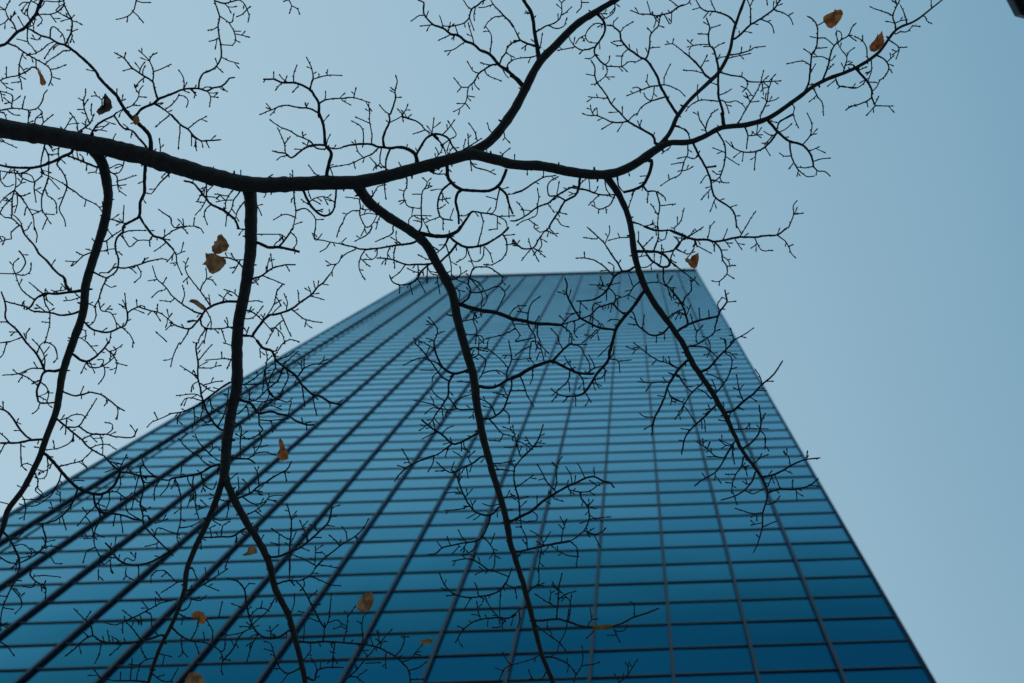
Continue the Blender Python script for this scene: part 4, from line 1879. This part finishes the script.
2 1.5 705,370 650,405 590,415 540,400 500,360 470,290 450,200 440,125 400,75 335,55
1.2 -- 440,120 465,90 495,88
1.1 -- 440,235 370,210
1.5 -- 620,180 580,250 510,310 480,345
1.3 -- 480,275 515,240 555,235 585,250
1 -- 540,235 545,200
1.7 -- 310,550 370,480 405,410 440,375 520,340
1.3 -- 325,400 385,390 440,375
1.2 -- 480,345 420,345
1.1 -- 390,450 400,465
1.3 -- 320,480 325,380
1.2 -- 320,540 345,545
1.3 -- 510,405 480,470 455,550
1.1 -- 600,410 600,375 635,340
1.1 -- 600,375 580,370
1.7 -- 770,595 700,625 650,590 620,520 600,450 565,435
1.2 -- 605,490 565,480
1.2 -- 650,595 605,595
1.3 -- 705,625 660,683
2 -- 645,85 700,70 770,70 830,40 860,0
1.3 -- 710,70 710,0
1.3 -- 840,45 900,70 960,95 1010,100
1.7 1.3 920,350 885,300 850,230 820,170 790,115 760,85
1.1 -- 830,170 870,135
1.1 -- 850,215 885,212
1.1 -- 770,130 800,100 795,70
1.4 -- 915,355 945,300 960,155
1.2 -- 880,315 830,295 800,300
1.1 -- 800,260 770,255
1.2 -- 940,320 1000,305 1020,340 980,355
1.2 -- 740,160 738,210 720,262
2.4 1.8 770,435 850,440 920,435 1024,440
1.6 -- 905,430 915,400 918,350
1.2 -- 795,415 798,340
1.2 -- 800,540 835,490 835,450
1.3 -- 980,450 970,520 968,585
2 1.4 820,655 860,665 875,610 930,590 1024,590
1.1 -- 870,610 860,560 840,535
1.1 -- 895,600 895,560
1 -- 955,495 975,500
1.3 -- 0,670 40,600
@ 342 569
2.2 1.4 0,440 110,450 200,465 260,490 330,530 370,570 400,610 410,683
1.3 -- 10,435 30,350 35,290 75,230
1.1 -- 35,280 20,258
1.1 -- 15,355 0,345
1.3 -- 125,420 120,330 130,280 150,265
1 -- 118,325 95,315
1.5 -- 20,660 80,610 140,540 200,470 255,410 295,365
1.1 -- 185,455 170,405
1.1 -- 220,430 222,395
1 -- 240,440 265,435
1.2 -- 145,510 115,480
1.1 -- 140,565 220,560
1.4 -- 320,520 355,480 375,410 360,390
1 -- 375,405 392,405
1.1 -- 260,515 262,585
1.3 -- 360,560 410,540 440,500 475,460
1 -- 440,510 465,515
1.4 -- 410,605 460,590 500,560
1.1 -- 415,660 480,660
1.2 -- 75,565 95,605
1.5 -- 20,650 80,645 130,683
1.2 -- 85,650 140,610
1.8 1.3 990,85 950,125 900,150 830,165 750,170 690,158 650,135 615,95 585,30
1.2 -- 820,160 810,120 798,90
1.1 -- 645,130 600,115
1.1 -- 690,155 635,160
1.2 -- 770,175 735,235
1.1 -- 860,165 845,190
1.7 -- 975,90 1005,30 1015,0
1.3 -- 950,130 945,220 945,320
1.2 -- 980,90 1024,110
1.7 1.2 1040,275 990,295 920,292 840,300 780,320 720,370 685,430
1.3 -- 835,300 815,250 808,205
1.3 -- 935,285 895,240 868,195
1.1 -- 725,355 700,345
1.1 -- 875,300 872,335
1.2 -- 980,300 950,345 910,350
1.3 -- 805,30 850,10 900,10 985,40
1.3 -- 945,660 970,600 1024,575
1.1 -- 970,610 925,595
1.1 -- 1010,570 985,540 965,505
@ 513 569
2.2 1.4 125,308 180,308 260,300 330,315 400,340 480,350 560,350 640,330 720,290 800,265 865,238
1.2 -- 728,285 725,210 708,200
1.2 -- 450,335 470,300 462,235
1 -- 470,300 500,300
1.1 -- 480,375 445,410
1.3 -- 600,350 620,395 638,432
1 -- 620,395 572,397
1.2 -- 615,370 660,372 680,345
1.5 1.2 262,300 270,200 275,110 292,35
1.3 -- 280,180 320,150 368,135
1.1 -- 270,130 240,100
1.2 -- 335,305 345,200 310,160 280,130
1 -- 345,190 350,165
1.4 -- 255,225 200,195 140,155
1.3 -- 335,240 315,370 280,440 260,500 210,530
1.3 -- 275,440 220,400 150,345
1 -- 205,310 205,345
1.4 -- 90,135 130,105 155,80 155,10
1 -- 135,100 175,100
1.3 -- 75,225 40,245 0,275
1.1 -- 35,250 40,310 28,345
1.3 -- 160,515 100,545 0,572
1.6 1.3 200,525 260,535 330,570 380,630
1.3 -- 375,635 360,683
1.3 -- 375,630 410,580 420,520 415,470
1.1 -- 415,580 450,575 510,560
1.1 -- 325,565 325,545
1.4 -- 640,683 690,630 740,550
1.1 -- 635,680 605,625
1.3 -- 200,610 170,660 110,660
1.1 -- 115,655 95,610
1 -- 15,110 20,165"""
HS = 0.585       # height scale of the crown above the eye


def catmull(P, step):
    """P list of tuples (any dim) -> resampled smooth list"""
    P = [np.array(p, float) for p in P]
    out = []
    n = len(P)
    for i in range(n - 1):
        p0 = P[i - 1] if i > 0 else 2 * P[i] - P[i + 1]
        p1, p2 = P[i], P[i + 1]
        p3 = P[i + 2] if i + 2 < n else 2 * P[i + 1] - P[i]
        L = np.hypot(*(p2 - p1)[:2])
        m = max(1, int(round(L / step)))
        for k in range(m):
            t = k / m
            q = 0.5 * ((2 * p1) + (-p0 + p2) * t + (2 * p0 - 5 * p1 + 4 * p2 - p3) * t * t + (-p0 + 3 * p1 - 3 * p2 + p3) * t ** 3)
            lin = p1 + (p2 - p1) * t
            out.append(q * .95 + lin * .05)
    out.append(P[-1])
    return out


tree = empty('bare_tree', (0, 0, 0))
tag(tree, 'leafless tree with dark knobbly limbs, fine twigs and a few dead leaves', 'tree')

limb_objs = []
ATT = []          # attached sample points: x, y, depth, halfwidth, limb id


def px2m(w, d):
    return w * 0.5 / F * d


limb_rnd = random.Random(3)
specs = []
for ln in LIMBS.strip().split('\n'):
    head, pts = ln.split('=')
    h = head.split()
    specs.append((' '.join(h[:-1]), float(h[-1]), [tuple(float(a) for a in q.split(',')) for q in pts.split()]))
# overshoot beyond the picture so that the limbs end in thin tips there
EXT = {'rising_fork': [(690, -75, 3.4), (720, -130, 2.2), (735, -170, 1.1)], 'rising_shoot': [(756, -50, 1.5), (770, -80, .9)],
       'd1': [(-75, 625, 3), (-95, 680, 2.2), (-120, 740, 1.1)], 'd2 left': [(130, 735, 1.6), (110, 765, 1)],
       'd2 right': [(322, 750, 2.8), (345, 810, 2), (352, 860, 1)], 'd3': [(585, 750, 3.2), (600, 810, 2.2), (625, 870, 1)]}
start_depth = {}
DEP = {'main_limb': (3.20, 3.02), 'rising_fork': (3.11, 3.30), 'rising_shoot': (3.06, 3.2), 'd1': (3.19, 3.0), 'd2': (3.16, 3.04),
       'd2 left': (3.05, 2.96), 'd2 right': (3.05, 3.08), 'd3': (3.13, 3.0), 'd4': (3.08, 2.98)}
trunk_bits = {}
for li, (nm, dd, pts) in enumerate(specs):
    pts = pts + EXT.get(nm, [])
    sm = catmull(pts, 3.0)
    d0, d1 = DEP[nm]
    n = len(sm)
    P = []; R_ = []
    ph = limb_rnd.uniform(0, 9)
    for k, q in enumerate(sm):
        t = k / (n - 1)
        d = d0 + (d1 - d0) * t + .04 * math.sin(t * 5 + ph) * math.sin(math.pi * t)
        nx = noise.noise(Vector((q[0] * .045, q[1] * .045, li))) * .9 + noise.noise(Vector((q[0] * .16, q[1] * .16, li))) * .75
        w = q[2] * 1.08 * (1 + .075 * noise.noise(Vector((k * .33, li * 7.3, 0))) + .05 * noise.noise(Vector((k * .9, li * 3.3, 4))))
        P.append(at(q[0] + nx * .6, q[1] - nx * .6, d)); R_.append(px2m(w, d))
        if -60 < q[0] < 1080 and -60 < q[1] < 740:
            ATT.append((q[0], q[1], d, q[2] * .5, li))
    for _ in range(int(n / 14)):
        k = limb_rnd.randrange(2, n - 2)
        for j, f in ((-1, 1.03), (0, 1.07), (1, 1.03)): R_[k + j] *= f
    mb = MB(); mb.tube(P, R_, 16)
    # bark collars and little spur knobs
    for _ in range(int(n / 9)):
        k = limb_rnd.randrange(2, n - 2)
        if R_[k] < .0035: continue
        out = Vector((limb_rnd.uniform(-1, 1), limb_rnd.uniform(-1, 1), limb_rnd.uniform(-.3, .3))).normalized()
        tt = (P[k + 1] - P[k - 1]).normalized(); out = (out - tt * out.dot(tt)).normalized()
        b = P[k] + out * R_[k] * .75
        r = limb_rnd.uniform(.0016, .0034)
        mb.tube([b, b + out * R_[k] * .35 + tt * .001, b + out * (R_[k] * .35 + r * 1.6), b + out * (R_[k] * .35 + r * 2.4)], [r * 1.5, r, r * .8, r * .2], 6)
    o = mb.build('limb', M_bark, tree, smooth=True)
    limb_objs.append(o)
    if nm == 'main_limb': trunk_bits['a'] = (P[0], R_[0], P[1])
limb_objs[0]['label'] = 'thick main limb crossing the picture from the left edge'

# trunk and unseen limbs, left of the view
a, ra, a1 = trunk_bits['a']
back = (a - a1).normalized()
T0 = Vector((a.x - 2.7, a.y - .9, 0))
mb = MB()
tp = [T0, T0 + Vector((.02, 0, .25)), T0 + Vector((.05, .03, 1.2)), T0 + Vector((.02, .1, 2.4)), T0 + Vector((.1, .12, 3.4)), T0 + Vector((.05, .1, 5.0)), T0 + Vector((-.1, .2, 6.6)), T0 + Vector((.05, .3, 8.2))]
tr = [.24, .18, .165, .15, .14, .10, .06, .03]
tq = catmull([tuple(p) + (r,) for p, r in zip(tp, tr)], 1e9)
tz = []; trr = []
for i in range(len(tp) - 1):
    for k in range(8):
        t = k / 8
        tz.append(tp[i].lerp(tp[i + 1], t)); trr.append(tr[i] * (1 - t) + tr[i + 1] * t)
tz.append(tp[-1]); trr.append(tr[-1])
mb.tube(tz, trr, 20)
mb.build('trunk', M_bark, tree, smooth=True)
J = T0 + Vector((.09, .12, 3.3))
mb = MB()
seg = []
for k in range(25):
    t = k / 24
    p = J * (1 - t) ** 2 + (a + back * 1.2 + Vector((0, 0, .1))) * 2 * t * (1 - t) + a * t * t
    seg.append(p)
mb.tube(seg, [.075 * (1 - k / 24) + ra * k / 24 for k in range(25)], 14)
mb.build('limb', M_bark, tree, smooth=True)
for (dx, dy, dz, z) in ((-1.6, .5, 1.6, 3.8), (-.8, -1.5, 1.8, 4.4), (-1.2, 1.2, 1.4, 5.2), (.5, -1.2, 1.8, 5.8)):
    mb = MB(); s0 = T0 + Vector((.04, .1, z))
    P = [s0 + Vector((dx * t, dy * t, dz * t ** 1.3)) + Vector((noise.noise(Vector((t * 4, z, 0))), noise.noise(Vector((t * 4, z, 5))), 0)) * .15 * t for t in [k / 16 for k in range(17)]]
    mb.tube(P, [.05 * (1 - k / 17) + .006 for k in range(17)], 10)
    mb.build('limb', M_bark, tree, smooth=True)

# --- twigs
tw = []
ox = oy = 0.0
SC = 1024 / 171.0
for ln in TWIGS.strip().split('\n'):
    if ln.startswith('@'):
        _, ox, oy = ln.split(); ox = float(ox); oy = float(oy); continue
    tk = ln.split()
    w0, w1 = float(tk[0]), (0.8 if tk[1] == '--' else float(tk[1]))
    P = [tuple(float(q) for q in t.split(',')) for t in tk[2:]]
    P = [(ox + p[0] / SC, oy + p[1] / SC) for p in P]
    tw.append([w0, w1, P])

N = len(tw)
samp = []
for w0, w1, P in tw:
    s_ = []
    for i in range(len(P) - 1):
        L = math.hypot(P[i + 1][0] - P[i][0], P[i + 1][1] - P[i][1]); m = max(1, int(L / 1.5))
        for k in range(m):
            t = k / m
            s_.append((P[i][0] * (1 - t) + P[i + 1][0] * t, P[i][1] * (1 - t) + P[i + 1][1] * t))
    s_.append(P[-1]); samp.append(s_)
E0 = np.array([t[2][0] for t in tw]); E1 = np.array([t[2][-1] for t in tw])
best = np.full((N, 2), 1e9); bestp = np.zeros((N, 2, 2)); bestd = np.zeros((N, 2)); bestc = np.full((N, 2), -1, int); bestl = np.zeros((N, 2), int)
pen = np.array([1.0 if t[0] <= 1.3 else 0.0 for t in tw])


def relax(A, cluster):
    """A: array x,y,depth,half,limb"""
    for e, E in ((0, E0), (1, E1)):
        dx = E[:, None, 0] - A[None, :, 0]; dy = E[:, None, 1] - A[None, :, 1]
        dist = np.maximum(np.sqrt(dx * dx + dy * dy) - A[None, :, 3], 0)
        k = dist.argmin(1); dm = dist[np.arange(N), k] + (4.0 if e else 0.0) + (0 if cluster < 0 else .0)
        up = dm < best[:, e] - 1e-9
        best[up, e] = dm[up]; bestp[up, e, 0] = A[k[up], 0]; bestp[up, e, 1] = A[k[up], 1]
        bestd[up, e] = A[k[up], 2]; bestc[up, e] = cluster; bestl[up, e] = A[k[up], 4].astype(int)


relax(np.array(ATT), -1)
done = np.zeros(N, bool)
clusters = {}
order = []
tr_rnd = random.Random(77)
ncl = 0
geo = []
for it in range(N):
    bb = best.copy(); bb[done] = 1e9
    # thick ones first among near ties
    score = bb.min(1) - 0.5 * np.array([t[0] for t in tw])
    score[done] = 1e9
    i = int(score.argmin()); e = int(bb[i].argmin()); dist = bb[i, e] - (4.0 if e else 0)
    done[i] = True
    w0, w1, P = tw[i]
    if e == 1: P = P[::-1]
    root = tuple(bestp[i, e]); d = float(bestd[i, e]); cl = int(bestc[i, e]); lb = int(bestl[i, e])
    x0, y0 = P[0]
    gap = math.hypot(P[0][0] - root[0], P[0][1] - root[1])
    inside = 2 < x0 < 1022 and 2 < y0 < 681
    if dist < 6.0 and gap > .3:
        # grow out of the wood it belongs to
        P = [root] + (P[1:] if gap < 1.5 and len(P) > 2 else P)
    if cl < 0 or dist >= 6:
        cl = ncl; ncl += 1; clusters[cl] = [lb, []]
    slope = tr_rnd.uniform(-.35, .35) / F * d
    dd = d
    q = [(P[0][0], P[0][1], d)]
    for k in range(1, len(P)):
        L = math.hypot(P[k][0] - P[k - 1][0], P[k][1] - P[k - 1][1])
        slope = slope * .8 + tr_rnd.uniform(-.25, .25) / F * d
        dd += slope * L
        dd = min(max(dd, 2.75), 3.5)
        q.append((P[k][0], P[k][1], dd))
    clusters[cl][1].append((i, w0, w1, q))
    sm = catmull(q, 1.5)
    A = np.array([(s[0], s[1], s[2], w0 * .3, lb) for s in sm])
    if it % 1 == 0: relax(A, cl)

ex = random.Random(41)
for c in clusters:
    add_ = []
    for (i, w0, w1, q) in clusters[c][1]:
        L = sum(math.hypot(q[k + 1][0] - q[k][0], q[k + 1][1] - q[k][1]) for k in range(len(q) - 1))
        if L < 20 or w0 < 1.15: continue
        sm = catmull(q, 3.0); side = ex.choice((-1, 1)); k = ex.randint(2, 5)
        while k < len(sm) - 2:
            if ex.random() < .17:
                tx_, ty_ = sm[k + 1][0] - sm[k - 1][0], sm[k + 1][1] - sm[k - 1][1]
                n_ = math.hypot(tx_, ty_) or 1
                a_ = math.atan2(ty_, tx_) + side * ex.uniform(.6, 1.15)
                cur = ex.uniform(-.35, .35); ll = ex.uniform(2.2, 4.6); m_ = ex.randint(2, 3)
                x_, y_, d_ = sm[k]
                qq = [(x_, y_, d_)]
                for u in range(m_):
                    x_ += math.cos(a_) * ll; y_ += math.sin(a_) * ll; a_ += cur + ex.uniform(-.35, .35)
                    d_ += ex.uniform(-.5, .5) * ll / F * d_
                    qq.append((x_, y_, d_))
                add_.append((-1, 1.0, .8, qq))
                if ex.random() < .45:
                    b0 = qq[ex.randint(1, m_ - 1)]; a2 = a_ + ex.choice((-1, 1)) * ex.uniform(.7, 1.1)
                    add_.append((-1, .95, .8, [b0, (b0[0] + math.cos(a2) * ll, b0[1] + math.sin(a2) * ll, b0[2])]))
            side = -side; k += ex.randint(3, 6)
    clusters[c][1] += add_
print('twig clusters', ncl)
b_rnd = random.Random(9)


def twig_mesh(mb, w0, w1, q):
    sm = catmull(q, 2.6)
    n = len(sm)
    if n < 2: return
    wild = b_rnd.uniform(0, 100)
    P = []; R_ = []
    Ltot = n * 2.6
    w0 = max(w0 * 1.12, 1.35); w1 = max(w1 * 1.1, 1.12)
    for k, s in enumerate(sm):
        t = k / (n - 1)
        j = .32 if 0 < k < n - 1 else 0
        x = s[0] + noise.noise(Vector((k * .61, wild, 0))) * j * 1.3
        y = s[1] + noise.noise(Vector((k * .61, wild, 7))) * j * 1.3
        w = w0 * (1 - t) + w1 * t
        w *= 1 + .22 * noise.noise(Vector((k * .8, wild, 3)))
        P.append(at(x, y, s[2])); R_.append(px2m(w, s[2]))
    mb.tube(P, R_, 6 if w0 > 1.6 else 5)
    d = sm[-1][2]
    # closing bud
    t = (P[-1] - P[-2]).normalized()
    r = px2m(b_rnd.uniform(1.35, 1.95), d)
    if w1 < 1.6:
        mb.tube([P[-1] - t * r, P[-1] + t * r * .6, P[-1] + t * r * 1.8, P[-1] + t * r * 3.0], [r * .55, r, r * .75, r * .12], 5)
    # side buds and short spurs, alternating
    side = 1
    k = b_rnd.randint(1, 3)
    while k < n - 1:
        t = (P[k + 1] - P[k - 1]).normalized() if k > 0 else (P[1] - P[0]).normalized()
        view = (P[k] - CAMLOC).normalized()
        nrm = t.cross(view).normalized() * side
        dirv = (nrm * .8 + t * .6 + view * b_rnd.uniform(-.5, .5)).normalized()
        if b_rnd.random() < .62:
            r = px2m(b_rnd.uniform(1.1, 1.6), d)
            mb.tube([P[k], P[k] + dirv * r * 1.6, P[k] + dirv * r * 3.0], [r * .9, r * .8, r * .15], 4)
        elif b_rnd.random() < .55:
            L = px2m(2, d) * b_rnd.uniform(2.5, 5.5)
            r = px2m(1.1, d)
            if b_rnd.random() < .3: L *= 1.8
            p1 = P[k] + dirv * L * .5 + t * L * .06
            p2 = P[k] + dirv * L + t * L * b_rnd.uniform(-.1, .3)
            mb.tube([P[k], p1, p2, p2 + (p2 - p1).normalized() * r * 3.2], [r, r * .85, r * 1.45, r * .2], 5)
        side = -side
        k += b_rnd.randint(2, 4)


def size(c): return sum(w0 * sum(math.hypot(q[k + 1][0] - q[k][0], q[k + 1][1] - q[k][1]) for k in range(len(q) - 1)) for (_, w0, w1, q) in clusters[c][1])


cl_sorted = sorted(clusters, key=lambda c: -size(c))
restm = MB()
for rank, c in enumerate(cl_sorted):
    lb, items = clusters[c]
    if rank < 100:
        mb = MB()
        for (_, w0, w1, q) in items: twig_mesh(mb, w0, w1, q)
        mb.build('twig', M_twig, limb_objs[lb], smooth=True)
    else:
        for (_, w0, w1, q) in items: twig_mesh(restm, w0, w1, q)
if restm.v:
    o = restm.build('fine_twigs', M_twig, tree, smooth=True)
    o['kind'] = 'stuff'

# ------------------------------------------------------------------ dead leaves
def outline(ox, oy, txt):
    """outline drawn in a six-times enlarged local frame -> centre, width, height, unit shape"""
    P = [tuple(float(v) for v in t.split(',')) for t in txt.split()]
    P = [(ox + x / SC, oy + y / SC) for x, y in P]
    x0, x1 = min(p[0] for p in P), max(p[0] for p in P)
    y0, y1 = min(p[1] for p in P), max(p[1] for p in P)
    cx, cy, w_, h_ = (x0 + x1) / 2, (y0 + y1) / 2, x1 - x0, y1 - y0
    U = [((x - cx) / w_, -(y - cy) / h_) for x, y in P]
    ar = sum(U[i][0] * U[(i + 1) % len(U)][1] - U[(i + 1) % len(U)][0] * U[i][1] for i in range(len(U)))
    if ar < 0: U.reverse()
    return cx, cy, w_, h_, U


def leaf(geo_, mat, label, curl=.25, depth=None, stalk=None, rib=True):
    px, py, w, h, shape = geo_; rot = 0.0
    A = np.array(ATT_ALL)
    k = ((A[:, 0] - px) ** 2 + (A[:, 1] - py) ** 2).argmin()
    d = (depth or A[k, 2]) - .012
    right = ROT @ Vector((1, 0, 0)); up = ROT @ Vector((0, 1, 0)); fwd = ROT @ Vector((0, 0, -1))
    lr = random.Random(int(px * 7 + py))
    n = len(shape)
    mb = MB()
    ca, sa = math.cos(rot), math.sin(rot)
    dense = []
    for i in range(n):
        a_, b_ = shape[i], shape[(i + 1) % n]
        for t in (0, .33, .66):
            e = 1 + (lr.uniform(-.05, .05) if t else 0)
            dense.append(((a_[0] * (1 - t) + b_[0] * t) * e, (a_[1] * (1 - t) + b_[1] * t) * e))
    rings = [1.0, .72, .42, .12]
    tx, ty = lr.uniform(-.5, .5), lr.uniform(-.5, .5)
    for rg in rings:
        for (x, y) in dense:
            X = x * rg; Y = y * rg
            z = curl * (X * X * 1.3 + .6 * abs(X)) + .10 * noise.noise(Vector((X * 4, Y * 4, px))) + .06 * math.sin(Y * 9 + px) * abs(X) + tx * X + ty * Y
            gx = (X * w) * ca - (Y * h) * sa; gy = (X * w) * sa + (Y * h) * ca
            s = px2m(2, d)
            c_ = at(px, py, d)
            mb.v.append(tuple(c_ + right * gx * s + up * gy * s + fwd * z * .5 * (w + h) * s * .6))
    m = len(dense)
    for r in range(len(rings) - 1):
        for j in range(m):
            a_ = r * m + j; b_ = r * m + (j + 1) % m
            mb.f.append((a_, b_, b_ + m, a_ + m))
    mb.f.append(tuple((len(rings) - 1) * m + j for j in range(m)))
    # midrib
    s = px2m(2, d)
    def L2(x, y, z):
        gx = (x * w) * ca - (y * h) * sa; gy = (x * w) * sa + (y * h) * ca
        return at(px, py, d) + right * gx * s + up * gy * s + fwd * (z + (tx * x + ty * y)) * .5 * (w + h) * s * .6
    if rib:
        mb.tube([L2(0, .36, -.02), L2(.01, .1, -.03), L2(0, -.2, -.03), L2(0, -.42, -.02)], [.0007, .0006, .0004, .0003], 4)
    if stalk:
        p0 = at(px + stalk[0], py + stalk[1], d); p1 = at(px + stalk[2], py + stalk[3], A[k, 2])
        mid = p0.lerp(p1, .5) + right * .002
        mb.tube([p0, mid, p1], [.0005, .0005, .0007], 5)
    o = mb.build('leaf', mat, tree, smooth=True)
    o['label'] = label
    return o


ATT_ALL = list(ATT)
for c in clusters:
    for (_, w0, w1, q) in clusters[c][1]:
        for s in catmull(q, 3.0): ATT_ALL.append((s[0], s[1], s[2], 0, 0))

O = outline
leaf(O(800, 0, '145,95 160,84 180,78 200,74 208,55 216,62 235,58 252,64 258,80 250,104 238,125 220,148 192,168 165,156 148,130 141,110'), M_leafO, 'broad heart-shaped rust leaf near the top edge', .2, stalk=(2, 8, 3.5, 22))
leaf(O(800, 0, '490,183 498,210 508,240 504,262 488,288 468,298 445,312 424,298 418,272 430,255 448,238 462,212 478,204'), M_leafO, 'ragged rust leaf clinging to the upper right limb', .3, stalk=(-1, 6, 2, 10))
leaf(O(0, 0, '215,408 228,405 240,430 258,452 276,492 270,508 250,512 236,500 234,462 222,435'), M_leafO, 'slim orange leaf hanging at the upper left', .3, stalk=(-3, -7, -4, -9))
leaf(O(0, 0, '622,560 640,572 662,605 666,640 652,665 622,680 592,692 570,668 578,652 600,660 622,652 634,628 628,595'), M_leafD, 'dark curled crescent leaf above the main limb', .3, rib=False)
leaf(O(0, 114, '792,20 812,8 832,14 838,40 826,58 808,66 792,52'), M_leafO, 'tiny orange leaf scrap at a twig fork', .3, rib=False)
leaf(O(171, 228, '300,34 322,66 337,100 330,130 300,150 262,160 246,140 244,112 262,98 258,84 274,76 280,50'), M_leafB, 'upper of the two overlapping brown leaves', .3, stalk=(5, 6, 16, 16))
leaf(O(171, 228, '212,148 228,156 250,150 290,166 322,186 324,212 300,240 270,264 244,276 224,266 212,240 205,222 180,218 206,198 210,172'), M_leafB, 'lower and larger of the two overlapping brown leaves', .3, stalk=(8, -6, 20, -6))
leaf(O(171, 228, '100,440 122,425 158,430 190,455 218,486 206,497 180,487 150,464 128,444'), M_leafB, 'slim folded brown leaf beside the second drooping limb', .2, rib=False)
leaf(O(670, 228, '172,147 172,190 160,236 144,244 124,236 108,210 92,198 90,180 106,178 118,190 134,166 152,156'), M_leafO, 'cup-shaped orange leaf against the roof corner', .25, stalk=(2, 8, 2.5, 18))
leaf(O(171, 342, '640,592 650,575 666,592 680,630 696,662 700,700 672,712 640,692 637,665 650,640'), M_leafO, 'narrow upright orange leaf before the facade', .3, rib=False)
leaf(O(171, 456, '425,592 455,580 462,546 490,536 512,560 515,582 480,592 440,600'), M_leafB, 'wedge-shaped brown leaf touching the forked limb', .2, rib=False)
leaf(O(342, 569, '118,162 145,140 182,139 191,180 180,226 152,256 110,260 84,240 90,200'), M_leafB, 'oval tan leaf alone against lower glass', .2, stalk=(-5, -6, -8, -3))
leaf(O(342, 569, '462,432 490,422 520,418 545,428 540,444 505,452 480,446'), M_leafB, 'thin tan leaf seen edge-on by a mullion', .2, stalk=(5, 0, 8, -7), rib=False)
leaf(O(171, 569, '118,272 150,251 188,257 206,284 218,304 192,332 168,324 150,300 124,292'), M_leafO, 'crumpled brown leaf low on the left', .3)
leaf(O(171, 569, '88,655 118,616 158,618 186,662 188,715 150,735 100,710'), M_leafB, 'brown leaf cut by the bottom edge', .25)
leaf(O(513, 569, '475,345 510,338 560,332 600,336 604,352 560,362 510,366 480,372'), M_leafY, 'yellowed leaf lying along a lower twig', .2, rib=False)

# ------------------------------------------------------------------ light
SUN_EL, SUN_AZ = math.radians(14), math.radians(-38)     # azimuth from +Y towards -X: beyond the tower, to the left
sd = Vector((math.sin(SUN_AZ) * math.cos(SUN_EL), math.cos(SUN_AZ) * math.cos(SUN_EL), math.sin(SUN_EL)))
sun_d = bpy.data.lights.new('sun', 'SUN')
sun_d.energy = 0.5
sun_d.angle = math.radians(12)
sun_d.color = (1, .95, .88)
sun = bpy.data.objects.new('sun', sun_d)
COL.objects.link(sun)
sun.rotation_euler = sd.to_track_quat('Z', 'Y').to_euler()
sun.location = (0, 0, 200)

w = bpy.data.worlds.new('World'); S.world = w; w.use_nodes = True
nt = w.node_tree
bg = nt.nodes['Background']
bg.inputs['Strength'].default_value = 0.1
sky = nt.nodes.new('ShaderNodeTexSky'); sky.sky_type = 'NISHITA'; sky.sun_disc = False
sky.sun_elevation = SUN_EL; sky.sun_rotation = SUN_AZ
sky.air_density = 1.0; sky.dust_density = 1.5; sky.ozone_density = 1.5
tc = nt.nodes.new('ShaderNodeTexCoord')
dot = nt.nodes.new('ShaderNodeVectorMath'); dot.operation = 'DOT_PRODUCT'
g = Vector((-.96, .26, 0)).normalized()
dot.inputs[1].default_value = g
nt.links.new(tc.outputs['Generated'], dot.inputs[0])
hz = nt.nodes.new('ShaderNodeTexNoise'); hz.inputs['Scale'].default_value = 2.2; hz.inputs['Detail'].default_value = 4
nt.links.new(tc.outputs['Generated'], hz.inputs['Vector'])
ha = nt.nodes.new('ShaderNodeMath'); ha.operation = 'MULTIPLY_ADD'
nt.links.new(hz.outputs['Fac'], ha.inputs[0]); ha.inputs[1].default_value = .10
nt.links.new(dot.outputs['Value'], ha.inputs[2])
hb = nt.nodes.new('ShaderNodeMath'); hb.operation = 'SUBTRACT'; hb.inputs[1].default_value = .05
nt.links.new(ha.outputs[0], hb.inputs[0])
mr = nt.nodes.new('ShaderNodeMapRange')
mr.inputs['From Min'].default_value = -.42; mr.inputs['From Max'].default_value = .62
nt.links.new(hb.outputs[0], mr.inputs['Value'])
rp = nt.nodes.new('ShaderNodeValToRGB')
nt.links.new(mr.outputs[0], rp.inputs[0])
STOPS = [(0.0, (1.75, 3.70, 5.15)), (.30, (3.0, 4.88, 6.22)), (.6, (3.85, 5.75, 7.0)), (1.0, (4.6, 6.45, 7.65))]
cr = rp.color_ramp
while len(cr.elements) < len(STOPS): cr.elements.new(.5)
for e, (p, c_) in zip(cr.elements, STOPS):
    e.position = p; e.color = (*[v / 10 for v in c_], 1)
mul = nt.nodes.new('ShaderNodeVectorMath'); mul.operation = 'SCALE'; mul.inputs['Scale'].default_value = 10
nt.links.new(rp.outputs[0], mul.inputs[0])
mx = nt.nodes.new('ShaderNodeMix'); mx.data_type = 'RGBA'; mx.inputs[0].default_value = .10
nt.links.new(mul.outputs[0], mx.inputs[6]); nt.links.new(sky.outputs[0], mx.inputs[7])
nt.links.new(mx.outputs[2], bg.inputs['Color'])
